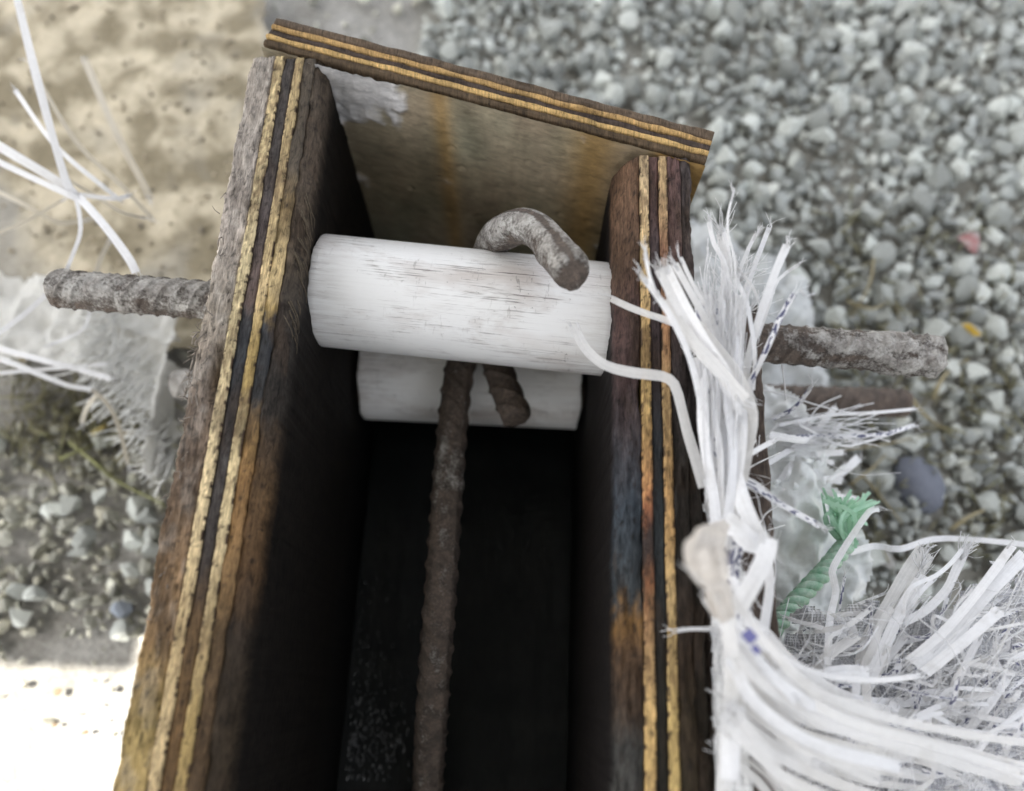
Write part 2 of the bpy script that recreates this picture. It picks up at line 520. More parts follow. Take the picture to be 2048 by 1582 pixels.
def veneer(parent, side, f0, f1, keys, top, rough, name='veneer', face=None, label=None, bevel=None, notch=None, seed=0., pale=False):
    X0, X1 = (XL0, XL1) if side == 'L' else (XR0, XR1)
    W = X1 - X0
    step = .0009
    y1 = end_y((X0 + X1) / 2) - .002
    ys = np.arange(Y0, y1, step)
    ys = np.where(ys < -.06, ys, ys)
    nt_ = max(5, int((f1 - f0) * W / .0009))
    zs = [ZB, -.14, -.07, -.035, -.018, -.009, -.0045, -.002]
    prof = [(0., z) for z in zs] + [(u, None) for u in np.linspace(0.02, .98, nt_)] + [(1., z) for z in zs[::-1]]
    kc = keycol(keys, ys)
    rings = np.zeros((len(ys), len(prof), 3)); cols = np.zeros((len(ys), len(prof), 3))
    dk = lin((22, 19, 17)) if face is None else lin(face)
    for i, y in enumerate(ys):
        wob = lambda f, s: .00022 * fbm(y * 45, f * 9, s) + .00013 * fbm(y * 500, f * 9, s)
        outer0 = (side == 'L' and f0 == 0); outer1 = (side == 'R' and f1 == 1)
        inner = (side == 'L' and f1 == 1) or (side == 'R' and f0 == 0)
        a = X0 + f0 * W + wob(f0, 1.5) * (1 if not outer0 else 5) + .00003
        b = X0 + f1 * W + wob(f1, 1.5) * (1 if not outer1 else 3) - .00003
        for j, (u, z) in enumerate(prof):
            x = a + (b - a) * u
            zz = z
            if z is None:
                e = min(u, 1 - u) * (b - a)
                zz = top - (.0010 if outer0 and u < .5 or outer1 and u > .5 else .00008) * math.exp(-e / .0005)
                zz += rough * (.0011 * fbm(x * 700, y * 90, seed) + .0012 * fbm(x * 160, y * 40, seed + 5))
                if bevel:
                    zz -= bevel(u, y)
                if notch: zz -= notch(x, y)
            elif z > -.05:
                zz = z + top
                if bevel: zz -= bevel(u, y) * (1 + z / .05)
                if notch: zz -= notch(x, y) * (1 + z / .05)
            if z is not None and inner and ((side == 'L' and u == 1) or (side == 'R' and u == 0)):
                x += (.0009 * fbm(y * 130, zz * 25, 8) + .0005 * fbm(y * 500, zz * 60, 4)) * max(0, 1 + zz / .12)
            rings[i, j] = (x, y, zz)
            ji = int(min(len(ys) - 1, max(0, i + (7 * fbm(x * 260, y * 60, 31) + 5 * fbm(x * 900, y * 200, 33)))))
            c0 = kc[ji]
            if z is None or z > -.004:
                st = min(1, max(0, (fbm(x * 90 + y * 20, y * 26, 41, 4) - .12) * 2.2)) * .6
                sp = min(1, max(0, (fbm(x * 800, y * 260, 43) - .35) * 3)) * .75
                c0 = c0 * (1 - st) + lin((62, 50, 40)) * st
                c0 = c0 * (1 - sp) + lin((38, 32, 28)) * sp
                wr = min(1, max(0, fbm(y * 22, f0 * 7, 61, 3) * 1.6 + .25)) if pale else 0
                if wr > 0:
                    s2 = min(1, max(0, (fbm(x * 620, y * 160, 63) + .25) * 2.2)) * wr * .62
                    c0 = c0 * (1 - s2) + lin((92, 70, 50)) * s2
                if f0 == 0 and side == 'L':
                    s3 = min(1, max(0, (fbm(x * 140, y * 70, 67, 4) - .05) * 2.5)) * (.55 if y > YW(850) else .2)
                    c0 = c0 * (1 - s3) + lin((176, 168, 158)) * s3
                ed = min(x - a, b - x)
                if pale and ed < .0011 and fbm(x * 900, y * 300, 51) > .12 + ed * 900: c0 = lin((70, 56, 44))
                c0 = c0 * (1 + .22 * fbm(x * 500, y * 70, 47))
                cols[i, j] = np.clip(c0, 0, 1)
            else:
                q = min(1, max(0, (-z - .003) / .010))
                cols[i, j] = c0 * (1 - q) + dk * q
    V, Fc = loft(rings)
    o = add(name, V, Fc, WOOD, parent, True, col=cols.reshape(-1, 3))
    if label: o['label'] = label
    return o

left = empty('plywood_board', ((XL0 + XL1) / 2, .0, ZB))
tag(left, 'weathered plywood side board with frayed grey outer edge and pale stripes, left of the pipes', 'plywood board', 'plywood side boards of the mould')
lk = dict(
 o=[(0,(150,141,130)),(356,(156,147,138)),(500,(166,156,146)),(650,(156,146,133)),(760,(142,130,118)),(850,(122,108,96)),(1000,(110,93,78)),(1150,(128,104,78)),(1300,(138,112,80)),(1489,(156,135,88)),(2500,(130,108,80))],
 t1=[(0,(190,169,124)),(356,(200,181,140)),(500,(206,189,149)),(700,(202,185,144)),(850,(208,189,149)),(1100,(206,185,144)),(1300,(188,165,122)),(1489,(192,169,128)),(2500,(170,149,108))],
 d=[(0,(75,70,66)),(356,(75,70,68)),(500,(85,76,74)),(610,(98,84,78)),(660,(62,61,62)),(800,(48,53,58)),(950,(72,68,66)),(1150,(60,55,52)),(1250,(90,72,52)),(1300,(98,78,54)),(1489,(100,78,52)),(2500,(70,55,42))],
 t2=[(0,(165,147,108)),(356,(170,149,111)),(480,(182,161,120)),(600,(195,172,130)),(700,(150,129,84)),(800,(150,129,82)),(900,(195,177,136)),(1100,(195,177,138)),(1300,(165,144,106)),(1489,(150,129,84)),(2500,(140,112,76))],
 i1=[(0,(78,70,60)),(356,(82,74,64)),(440,(120,102,72)),(490,(178,157,117)),(600,(178,157,116)),(635,(150,127,80)),(665,(55,56,58)),(820,(50,50,50)),(890,(128,102,66)),(1000,(138,106,68)),(1150,(126,100,68)),(1300,(82,66,46)),(1489,(78,62,44)),(2500,(70,56,40))],
 i2=[(0,(75,66,56)),(356,(78,68,58)),(500,(92,80,66)),(640,(56,52,48)),(850,(52,47,42)),(1000,(100,78,54)),(1150,(92,70,48)),(1300,(52,44,36)),(1489,(62,52,40)),(2500,(55,46,36))])
cry = YW(765)
def lnotch(x, y): return .011 * math.exp(-((x + .1292) / .0022) ** 2 - ((y - cry) / .012) ** 2)
veneer(left, 'L', 0, .335, lk['o'], -.0004, 1.1, label='frayed grey outer veneer', notch=lnotch, seed=1)
veneer(left, 'L', .335, .455, lk['t1'], .0005, .35, label='clean pale tan veneer', seed=2, pale=True)
veneer(left, 'L', .455, .60, lk['d'], -.0006, .5, label='dark veneer between the pale ones', seed=3)
veneer(left, 'L', .60, .715, lk['t2'], .0004, .5, label='worn pale tan veneer', seed=4, pale=True)
veneer(left, 'L', .715, .86, lk['i1'], -.0002, .8, label='veneer worn pale beside the pipe', seed=5)
veneer(left, 'L', .86, 1, lk['i2'], -.0012, 1.5, face=(24, 20, 16), label='dark inner veneer', bevel=lambda u, y: .006 * u ** 2 * (1 + .6 * ns(y * 40, 2)), seed=6)

right = empty('plywood_board', ((XR0 + XR1) / 2, .0, ZB))
tag(right, 'dark plywood side board with two thin pale stripes beside the frayed white tapes', 'plywood board', 'plywood side boards of the mould')
rk = dict(
 i1=[(0,(96,74,58)),(356,(104,80,62)),(500,(92,72,58)),(600,(76,58,53)),(750,(70,55,53)),(880,(62,58,60)),(1000,(54,60,66)),(1180,(54,58,60)),(1225,(110,82,48)),(1300,(80,61,44)),(1400,(62,50,40)),(1489,(58,57,54)),(2500,(55,50,46))],
 t1=[(0,(205,179,138)),(356,(212,185,144)),(500,(205,177,131)),(650,(192,159,107)),(800,(198,167,111)),(930,(192,147,98)),(1000,(140,92,66)),(1050,(66,58,56)),(1100,(70,58,54)),(1150,(132,88,62)),(1300,(172,141,100)),(1489,(188,157,104)),(2500,(165,139,95))],
 d=[(0,(85,66,60)),(356,(86,66,61)),(500,(75,65,65)),(700,(60,50,50)),(900,(50,54,57)),(1100,(46,49,50)),(1300,(42,40,36)),(1489,(38,36,30)),(2500,(36,34,30))],
 t2=[(0,(172,147,108)),(356,(176,149,110)),(500,(132,97,77)),(650,(162,121,87)),(800,(168,141,100)),(1000,(176,139,93)),(1200,(182,155,109)),(1489,(192,165,108)),(2500,(165,144,99))],
 o1=[(0,(95,72,68)),(356,(96,74,70)),(500,(90,72,66)),(700,(60,52,50)),(900,(48,44,40)),(1100,(45,40,36)),(1300,(54,43,33)),(1489,(52,45,31)),(2500,(45,39,28))],
 o2=[(0,(78,70,68)),(356,(78,70,68)),(500,(72,62,58)),(700,(50,45,44)),(1000,(42,37,33)),(1489,(40,34,26)),(2500,(36,30,24))])
def rbev(u, y):
    k = 1 / (1 + math.exp(-(y - YW(620)) / .012))
    return (1 - u) ** 2 * (.0015 + .013 * k) * (1 + .4 * ns(y * 45, 7))
def rslit(x, y): return .03 * math.exp(-((x - .0523) / .0013) ** 2 - ((y - YW(775)) / .006) ** 2)
veneer(right, 'R', 0, .305, rk['i1'], -.0004, 1.2, face=(24, 20, 18), label='dark inner veneer with a worn rounded edge', bevel=rbev, notch=rslit, seed=11)
veneer(right, 'R', .305, .425, rk['t1'], .0005, .4, label='pale veneer partly stained black', seed=12, pale=True)
veneer(right, 'R', .425, .56, rk['d'], -.0006, .5, label='black stained middle veneer', seed=13)
veneer(right, 'R', .56, .67, rk['t2'], .0004, .4, label='pale brown veneer', seed=14, pale=True)
veneer(right, 'R', .67, .86, rk['o1'], -.0004, 1.0, label='dark brown veneer', seed=15)
veneer(right, 'R', .86, 1, rk['o2'], -.0012, 1.3, label='dark outer veneer', seed=16)

# loose wood fibres along the left board
FIB = mat_plain('wood_fibre', (.13, .10, .065), (.06, .045, .03), 500, .8, .3)
FIBG = mat_plain('grey_wood_fibre', (.30, .26, .22), (.16, .135, .11), 500, .8, .3)
a = Acc()
for _ in range(34):
    y = rng.uniform(YW(690), YW(380)); z0 = -.002 - rng.uniform(0, .010)
    x = XL1 + .0002
    L = rng.uniform(.004, .010)
    d = np.array([rng.uniform(.02, .10), rng.uniform(-1, -.2), -rng.uniform(.35, .9)]); d /= np.linalg.norm(d)
    q = np.array([x, y, z0])
    a.put(*thin_tube(spline([q - d * .004 - [.001, 0, 0], q, q + d * L * .5 + [rng.uniform(0, .0012), 0, 0], q + d * L], .003), rng.uniform(.00015, .00035), 4))
tag(a.out('wood_fibres', FIB, left), 'torn brown fibres hanging off the inner edge', kind='stuff')
a = Acc()
for _ in range(150):
    y = rng.uniform(YW(1300), YW(400)) if rng.uniform() < .25 else rng.normal(YW(740), .014)
    x = XL0 + rng.uniform(-.0015, .006); z0 = -.001 + rng.uniform(-.002, .001)
    L = rng.uniform(.002, .0055)
    d = np.array([rng.normal(-.15, .35), rng.normal(0, 1), rng.normal(.05, .15)]); d /= np.linalg.norm(d)
    c = [np.array([x, y, z0]), np.array([x, y, z0]) + d * L * .5 + rng.normal(0, .0007, 3), np.array([x, y, z0]) + d * L]
    a.put(*thin_tube(spline(c, .002), rng.uniform(.00015, .00045), 3))
tag(a.out('wood_fibres', FIBG, left), 'frayed grey fibres along the outer edge', kind='stuff')

# end board: a skewed panel closing the mould, splashed with mortar
endo = empty('end_board', (0, .28, ZB))
tag(endo, 'brown stained panel with grey mortar splashes closing the far end of the mould', 'end board')
ux = np.array([EXR - EXL, EYR - EYL, 0]); ux /= np.linalg.norm(ux); un = np.array([-ux[1], ux[0], 0])
o0 = np.array([EXL, EYL, 0]) - ux * .030; LEN = .030 + .1528 + .0425
us, zs = np.linspace(0, LEN, 170), np.linspace(ZB, .0, 150)
V, C_ = [], []
holes = [(rng.uniform(.03, LEN), rng.uniform(-.14, -.005), rng.uniform(.0007, .0020)) for _ in range(34)]
for z in zs:
    for u in us:
        h = .0005 * fbm(u * 40, z * 60, 2) + .0003 * fbm(u * 300, z * 500, 4)
        m_ = fbm(u * 40, z * 40, 7, 4) + 1.25 * math.exp(-((u - .050) / .030) ** 2 - ((z + .008) / .035) ** 2) + .8 * math.exp(-((u - .03) / .011) ** 2) - .78
        m_ = min(1, max(0, m_ * 3))
        for (hu, hz, hr) in holes:
            d = ((u - hu) / hr) ** 2 + ((z - hz) / (hr * .7)) ** 2
            if d < 6: h -= hr * 1.3 * math.exp(-d)
        h += .0016 * m_ * (1 + .8 * fbm(u * 200, z * 200, 3))
        V.append(o0 + ux * u - un * h + np.array([0, 0, z]))
        br = lin((148, 134, 112)); ol = lin((132, 127, 106)); yl = lin((150, 120, 72)); gr = lin((190, 187, 184))
        k = min(1, max(0, .5 + 1.2 * fbm(u * 25, z * 18, 11)))
        c = br * (1 - k) + ol * k
        ky = math.exp(-((u - .093) / .0055) ** 2) * .75 + .85 * math.exp(-((u - .172) / .012) ** 2) + .95 * max(0, min(1, (u - .196) / .008))
        c = c * (1 - min(1, ky)) + yl * min(1, ky)
        c = c * (1 - m_) + gr * m_
        C_.append(c)
k = len(us); nf = len(zs)
Fc = [(j * k + i, j * k + i + 1, (j + 1) * k + i + 1, (j + 1) * k + i) for j in range(nf - 1) for i in range(k - 1)]
add('stained_face', V, Fc, ENDM, endo, True, col=np.array(C_))
def slab(name, p0, u, n, L, d0, d1, z0, z1, mat, parent, colr):
    b = [p0 + n * d0, p0 + u * L + n * d0, p0 + u * L + n * d1, p0 + n * d1]
    V = [(*q[:2], z0) for q in b] + [(*q[:2], z1) for q in b]
    Fc = [(0, 1, 5, 4), (1, 2, 6, 5), (2, 3, 7, 6), (3, 0, 4, 7), (4, 5, 6, 7), (3, 2, 1, 0)]
    return add(name, V, Fc, mat, parent, False, col=np.broadcast_to(lin(colr), (8, 3)))
def strip(name, d0, d1, colr, top):
    us = np.arange(0, LEN, .001); rows = []
    for u in us:
        a_, b_ = d0 + .0003 * fbm(u * 90, d0 * 99) + .0001, d1 + .0003 * fbm(u * 90, d1 * 99) - .0001
        ws = [a_] * 2 + list(np.linspace(a_, b_, 7)) + [b_] * 2
        zz = [ZB, -.004] + [top + .0007 * fbm(u * 80, w_ * 800, d0 * 50) - (.0008 if q in (0, 6) else 0) for q, w_ in enumerate(np.linspace(a_, b_, 7))] + [-.004, ZB]
        rows.append([o0 + ux * u + un * w_ + np.array([0, 0, z]) for w_, z in zip(ws, zz)])
    V, Fc = loft(np.array(rows))
    return add(name, V, Fc, WOOD, endo, True, col=np.broadcast_to(lin(colr), (len(V), 3)))
for d0, d1, cc, tp in ((.0022, .006, (86, 72, 56), 0), (.006, .0085, (190, 158, 105), .0008), (.0085, .0125, (74, 64, 58), -.0003), (.0125, .015, (176, 144, 96), .0006), (.015, .0205, (96, 82, 68), 0)):
    strip('veneer', d0, d1, cc, tp)

# mould floor: black filmed panel, wet on its left part
fl = empty('mould_floor', (-.03, 0, ZB))
tag(fl, 'black filmed panel forming the dark wet floor of the mould', 'mould floor')
xs = np.linspace(XL1 + .0015, XR0 - .0015, 60); ys = np.linspace(Y0, .2945, 150)
V = [(x, y if j < 149 else end_y(x) - .003, -.2 + .0008 * fbm(x * 60, y * 8, 1)) for j, y in enumerate(ys) for x in xs]
k = len(xs)
Fc = [(j * k + i, j * k + i + 1, (j + 1) * k + i + 1, (j + 1) * k + i) for j in range(149) for i in range(k - 1)]
top = add('filmed_panel', V, Fc, FILM, fl)
WATER, nt, b = newmat('water_drop')
b.inputs['Base Color'].default_value = (.02, .022, .022, 1); b.inputs['Roughness'].default_value = .06; b.inputs['IOR'].default_value = 1.9
b.inputs['Specular IOR Level'].default_value = .8
a = Acc()
for _ in range(520):
    px = 695 + abs(rng.normal(0, 75)); py = 1560 - abs(rng.normal(0, 210))
    if px > 850 or py < 1040 or rng.uniform() < .45 * (px - 690) / 160 * (py < 1400): continue
    c = P(px + (1489 - py) * .06, py, -.1995); r = rng.uniform(.00018, .0006) * (1.5 if py > 1400 else 1)
    V, Fc = SH1[rng.integers(14)]
    V = V / np.linalg.norm(V, axis=1)[:, None] * [r * .7, r * rng.uniform(.9, 4), r * .6]
    a.put(V + c, Fc)
tag(a.out('water_drops', WATER, fl), 'small glinting water drops', kind='stuff')

# timber batten outside the right board
bt = Acc()
rows = []
for y in np.arange(-.3, YW(560), .002):
    x0, x1 = XR1 + .0012, .1070 + .0012 * fbm(y * 50, 3) + .0006 * fbm(y * 300, 3)
    pr = [(x0, -.07), (x0, -.011)] + [(x0 + (x1 - x0) * u, -.009 + .0012 * fbm(u * 14, y * 30, 6) - (.002 if u in (0, 1) else 0)) for u in np.linspace(0, 1, 20)] + [(x1, -.012), (x1, -.07)]
    rows.append([(x, y, z) for x, z in pr])
V, Fc = loft(np.array(rows))
o = add('timber_batten', V, Fc, WOOD, None, True, col=np.broadcast_to(lin((74, 64, 57)), (len(V), 3)))
tag(o, 'reddish brown timber batten fixed along the outside of the right plywood board', 'timber batten')

# ------------------------------------------------------------------ PVC pipes
def pipe(name, a, b, D, label, seed):
    a, b = np.array(a), np.array(b)
    L = np.linalg.norm(b - a); r = D / 2; wall = .0024
    nseg = 96
    th = np.arange(nseg) * 2 * math.pi / nseg
    rows = []
    def ring(x, rr, chip=0.):
        return [(x + chip * (.0008 * fbm(math.cos(t) * 2, math.sin(t) * 2, seed) + .0004 * fbm(math.cos(t) * 9, math.sin(t) * 9, seed)), rr * math.cos(t), rr * math.sin(t)) for t in th]
    rows.append(ring(-L / 2, r - wall, 1)); rows.append(ring(-L / 2, r - .0004, 1)); rows.append(ring(-L / 2 + .0005, r, 1))
    for x in np.linspace(-L / 2 + .004, L / 2 - .004, 24): rows.append(ring(x, r))
    rows.append(ring(L / 2 - .0005, r, 1)); rows.append(ring(L / 2, r - .0004, 1)); rows.append(ring(L / 2, r - wall, 1))
    for x in np.linspace(L / 2 - .003, -L / 2 + .003, 6): rows.append(ring(x, r - wall))
    R = np.array(rows); n, k = R.shape[:2]
    V, Fc = loft(R, caps=False)
    Fc += [((n - 1) * k + j, (n - 1) * k + (j + 1) % k, (j + 1) % k, j) for j in range(k)]
    me = add(name, V, Fc, PVC)
    ax = (b - a) / L
    me.rotation_euler = Vector(ax).to_track_quat('X', 'Z').to_euler()
    me.rotation_euler.rotate_axis('X', seed)
    me.location = (a + b) / 2
    return tag(me, label, 'PVC pipe', 'PVC pipes across the mould')
z1, z2 = -.046, -.150
pipe('pvc_pipe', P(648, 582, z1), P(1219, 641, z1), .0562, 'scratched white PVC pipe near the top of the mould, under the hooked bar', 1.0)
pipe('pvc_pipe', P(734, 752, z2), P(1156, 772, z2), .056, 'shaded white PVC pipe lower in the mould, mostly hidden below the other pipe', 2.3)

# ------------------------------------------------------------------ reinforcing bars
def rebar(name, pts, D, label, cat, dustf, group=None, rot=0., aim=None, rib=.0007, endcap=.0006, lump=0., pitch=.0085):
    c = spline(pts, .0009); t, N, B = frames(c)
    s = np.concatenate([[0], np.cumsum(np.linalg.norm(np.diff(c, axis=0), axis=1))])
    seg = 44; th = np.arange(seg) * 2 * math.pi / seg
    if aim is not None:
        k_ = int(len(c) * .78); rot = -math.atan2(np.dot(aim, B[k_]), np.dot(aim, N[k_]))
    T, Sg = np.meshgrid(th + rot, s)
    lug = np.zeros_like(T)
    for half in (0, 1):
        ph = (Sg / pitch + (T % math.pi) * .55 + half * .5) % 1
        side = ((T % (2 * math.pi)) // math.pi).astype(int) == half
        lug += side * np.exp(-((ph - .5) / .10) ** 2)
    seam = np.exp(-((((T + .0) % math.pi) / .13) ** 2)) + np.exp(-(((((T + .0) % math.pi) - math.pi) / .13) ** 2))
    rr = D / 2 + rib * lug * (1 - np.clip(seam, 0, 1)) + rib * .9 * np.clip(seam, 0, 1)
    nz = np.array([[fbm(math.cos(a) * 1.6, math.sin(a) * 1.6, q * 110) for a in th] for q in s[::3]])
    nz = np.repeat(nz, 3, axis=0)[:len(s)]
    rr += .00025 * nz
    if aim is not None: rr -= .0016 * np.exp(-((((T + math.pi) % (2 * math.pi) - math.pi) / .15) ** 2))
    if lump:
        rr += lump * np.clip((Sg - (s[-1] - .042)) / .02, 0, 1) * np.clip(nz + .45, 0, 1)
    ends = np.minimum(Sg, s[-1] - Sg)
    rr *= 1 - .16 * np.exp(-ends / .0011)
    R = c[:, None] + rr[..., None] * (N[:, None] * np.cos(th)[None, :, None] + B[:, None] * np.sin(th)[None, :, None])
    nrm = N[:, None] * np.cos(th)[None, :, None] + B[:, None] * np.sin(th)[None, :, None]
    V, Fc = loft(R, caps=False)
    # slightly domed, rough cut ends
    base = len(V); k = seg; n = len(c)
    ext = []
    for e, sg in ((0, -1), (n - 1, 1)):
        ctr = c[e] + t[e] * sg * .0004
        r1 = [ctr + (R[e, j] - c[e]) * .6 + t[e] * sg * endcap * ns(j * .7, e) for j in range(k)]
        i0 = base + len(ext); ext += r1; ext.append(ctr + t[e] * sg * .0002); ic = base + len(ext) - 1
        for j in range(k):
            q = (j + 1) % k
            f1, f2 = (e * k + j, e * k + q, i0 + q, i0 + j), (i0 + j, i0 + q, ic)
            if sg > 0: Fc += [f1, f2]
            else: Fc += [f1[::-1], f2[::-1]]
    du = np.array([[dustf(s[i] / s[-1], nrm[i, j], nz[i, j]) for j in range(k)] for i in range(n)])
    if aim is not None: du -= .9 * np.exp(-((((T + math.pi) % (2 * math.pi) - math.pi) / .19) ** 2))
    du = du.ravel()
    du = np.concatenate([du, np.full(len(ext), .15)])
    V = np.vstack([V, ext])
    o = add(name, V, Fc, REBAR, None, True, attr=dict(dust=du))
    return tag(o, label, cat, group)

G = 'ribbed steel bars'
def d_rod1(f, n, z):
    base = .40 if f < .3 else .05 + .55 * min(1, max(0, (f - .80) / .17))
    return base + .26 * n[2] * (1 if f < .5 else 1.2) + (.38 if f < .5 else .6) * z
rebar('steel_rod', [P(108, 577, z1), P(260, 589, z1), P(935, 640, z1), P(1700, 699, z1), P(1878, 712, z1)], .0188,
      'ribbed rod passing through the upper white pipe, right end crusted with pale mortar', 'steel rod', d_rod1, G, rib=.0010, lump=.0022)
rebar('steel_rod', [P(350, 768, z2), P(945, 782, z2), P(1700, 803, z2), P(1814, 806, z2)], .0182,
      'brown rod passing through the lower pipe, its right end bare and cut square', 'steel rod', lambda f, n, z: (.95 if f < .05 else .04) + .10 * n[2] + .20 * z, G, rib=.0010)
hk = [P(950, 640, -.18), P(962, 560, -.12), P(972, 515, -.068), P(985, 488, -.038), P(1008, 464, -.018), P(1042, 452, -.006), P(1078, 464, .002), P(1108, 498, .012), P(1146, 547, .026)]
rebar('hooked_rebar', hk, .0158, 'dusty bent bar hooking up and over the upper white pipe', 'steel bar', lambda f, n, z: .40 + .30 * n[2] + .35 * z + (.05 if f > .5 else -.15), G, aim=(.22, .12, .97), rib=.0008, pitch=.05)
zb = -.104
hp = [P(850, 1700, -.19), P(858, 1540, -.155), P(866, 1400, -.122), P(880, 1200, zb), P(893, 1000, zb), P(907, 830, zb), P(918, 745, zb), P(932, 700, zb), P(957, 684, zb + .002), P(984, 705, zb + .003), P(1006, 768, zb + .006), P(1034, 838, zb + .012)]
rebar('hairpin_rebar', hp, .0163, 'brown ribbed bar along the dark mould, bent back under the upper pipe', 'steel bar', lambda f, n, z: .06 + .14 * n[2] + .34 * z + .3 * math.exp(-((f - .62) / .035) ** 2), G, rot=.8, rib=.0012, pitch=.0125)

# ------------------------------------------------------------------ tapes, threads and sack cloth
FRAY = {}
def tape(name, pts, wpx, mat, parent, twist=.5, seed=None, label=None, acc=None, taper=.0, fold=.12, fray=True):
    seed = rng.uniform(0, 99) if seed is None else seed
    W = np.array([P(*p) for p in pts])
    c = spline(W, .0035)
    n = len(c)
    t = np.gradient(c, axis=0); t /= np.linalg.norm(t, axis=1)[:, None] + 1e-9
    v = CAMLOC - c; v /= np.linalg.norm(v, axis=1)[:, None]
    sd = np.cross(t, v); sd /= np.linalg.norm(sd, axis=1)[:, None] + 1e-9
    up = np.cross(sd, t)
    w0 = wpx * np.mean([depth(q) for q in c]) / F
    s = np.concatenate([[0], np.cumsum(np.linalg.norm(np.diff(c, axis=0), axis=1))])
    R, U = [], []
    for i in range(n):
        a = twist * (1.7 * ns(s[i] * 16, seed, 0) + .5 * (abs(ns(s[i] * 55, seed, 2)) - .2))
        f = i / (n - 1)
        w = w0 * (1 + .16 * ns(s[i] * 30, seed, 4)) * (1 - taper * f)
        x = sd[i] * math.cos(a) + up[i] * math.sin(a); y = up[i] * math.cos(a) - sd[i] * math.sin(a)
        fo = .35 * fold * w * (1 + 1.6 * ns(s[i] * 25, seed, 8))
        R.append([c[i] - x * w / 2, c[i] - x * w * .22 + y * fo * .8, c[i] + x * w * .2 + y * fo * .55, c[i] + x * w / 2 - y * fo * .2])
        U.append([(s[i] + seed, seed), (s[i] + seed, seed + .35), (s[i] + seed, seed + .68), (s[i] + seed, seed + 1)])
    if fray and acc is None and parent is not None:
        fa = FRAY.setdefault(parent.name, (parent, Acc()))[1]
        for e, sg in ((0, -1), (n - 1, 1)):
            for _ in range(4):
                o_ = c[e] + sd[e] * w0 * rng.uniform(-.45, .45) - sg * t[e] * .003
                d_ = sg * t[e] + sd[e] * rng.normal(0, .35) + up[e] * rng.normal(0, .3)
                l_ = rng.uniform(.002, .0055)
                fa.put(*thin_tube(np.array([o_, o_ + sg * t[e] * .004, o_ + sg * t[e] * .004 + d_ * l_ * .5, o_ + sg * t[e] * .004 + d_ * l_ + rng.normal(0, .001, 3)]), rng.uniform(.00012, .0003), 3))
    V, Fc = loft(np.array(R), closed=False, caps=False); U = np.array(U).reshape(-1, 2)
    if acc is not None: acc.put(V, Fc, U); return None
    o = add(name, V, Fc, mat, parent, True, uv=U)
    if label: o['label'] = label
    return o

def thread(acc, pts, rpx=1.2):
    W = np.array([P(*p) for p in pts]); c = spline(W, .004)
    acc.put(*thin_tube(c, rpx * depth(c.mean(0)) / F, 3, False))

def tuft(acc, px, py, z, ang, n, L, spread, r=1.):
    for _ in range(n):
        a = math.radians(ang + rng.normal(0, spread)); l = L * rng.uniform(.5, 1.1)
        e = (px + l * math.cos(a), py - l * math.sin(a), z + rng.normal(0, .004))
        m_ = ((px + e[0]) / 2 + rng.normal(0, l * .1), (py + e[1]) / 2 + rng.normal(0, l * .1), z + rng.normal(0, .002))
        thread(acc, [(px, py, z), m_, e], r * rng.uniform(.5, 1.1))

def inside(poly, x, y):
    r, j = False, len(poly) - 1
    for i in range(len(poly)):
        a, b = poly[i], poly[j]
        if (a[1] > y) != (b[1] > y) and x < (b[0] - a[0]) * (y - a[1]) / (b[1] - a[1]) + a[0]: r = not r
        j = i
    return r

def cloth(name, poly_px, zref, zf, mat, parent=None, step=.0022, edge=.004, colf=None):
    poly = [tuple(P(x, y, zref)[:2]) for x, y in poly_px]
    x0, x1 = min(p[0] for p in poly), max(p[0] for p in poly); y0, y1 = min(p[1] for p in poly), max(p[1] for p in poly)
    xs, ys = np.arange(x0 - step, x1 + step * 2, step), np.arange(y0 - step, y1 + step * 2, step)
    idx, V, U, C_ = {}, [], [], []
    def vid(i, j):
        if (i, j) not in idx:
            idx[i, j] = len(V); x, y = xs[i], ys[j]
            V.append((x, y, zref + zf(x, y))); U.append((x, y))
            C_.append(colf(x, y) if colf else (.5, .5, .5))
        return idx[i, j]
    Fc = []
    for i in range(len(xs) - 1):
        for j in range(len(ys) - 1):
            mx, my = (xs[i] + xs[i + 1]) / 2, (ys[j] + ys[j + 1]) / 2
            if inside(poly, mx + edge * ns(mx * 90, my * 90, 3), my + edge * ns(mx * 90, my * 90, 6)):
                Fc.append((vid(i, j), vid(i + 1, j), vid(i + 1, j + 1), vid(i, j + 1)))
    return add(name, V, Fc, mat, parent, True, uv=np.array(U), col=np.array(C_))

def ridged(x, y, s, seed):                     # sharp crumple folds
    return 1 - abs(fbm(x * s, y * s, seed, 3)) * 2

# --- clear plastic sheet under the rods on the right
cs = cloth('plastic_sheet', [(1386, 425), (1430, 440), (1480, 480), (1560, 505), (1612, 540), (1640, 600), (1636, 655), (1660, 715), (1666, 776), (1500, 790), (1380, 800)], -.17,
      lambda x, y: .008 * ridged(x, y, 22, 4) + .003 * ridged(x, y, 70, 8) - .06 * max(0, (x - .13)) - .008, CLEAR, step=.0018, edge=.002)
tag(cs, 'milky clear plastic sheet crumpled on the gravel beneath the upper rod', 'plastic sheet')

# --- crumpled white bag lying right of the board, behind the tapes
bag = cloth('plastic_bag', [(1505, 785), (1575, 790), (1610, 840), (1640, 900), (1660, 960), (1690, 1010), (1735, 1090), (1738, 1150), (1700, 1210), (1640, 1260), (1560, 1330), (1480, 1330), (1440, 1100), (1440, 850)], -.10,
      lambda x, y: .012 * ridged(x, y, 20, 14) + .0035 * (1 - abs(ns(x * 75 + y * 40, y * 60, 18)) * 2) + .0016 * (1 - abs(ns(x * 190 - y * 90, y * 150, 28)) * 2) - .22 * max(0, x - .14) , BAG, step=.0016, edge=.006)
tag(bag, 'crumpled milky white plastic bag lying under the frayed green rope', 'plastic bag')

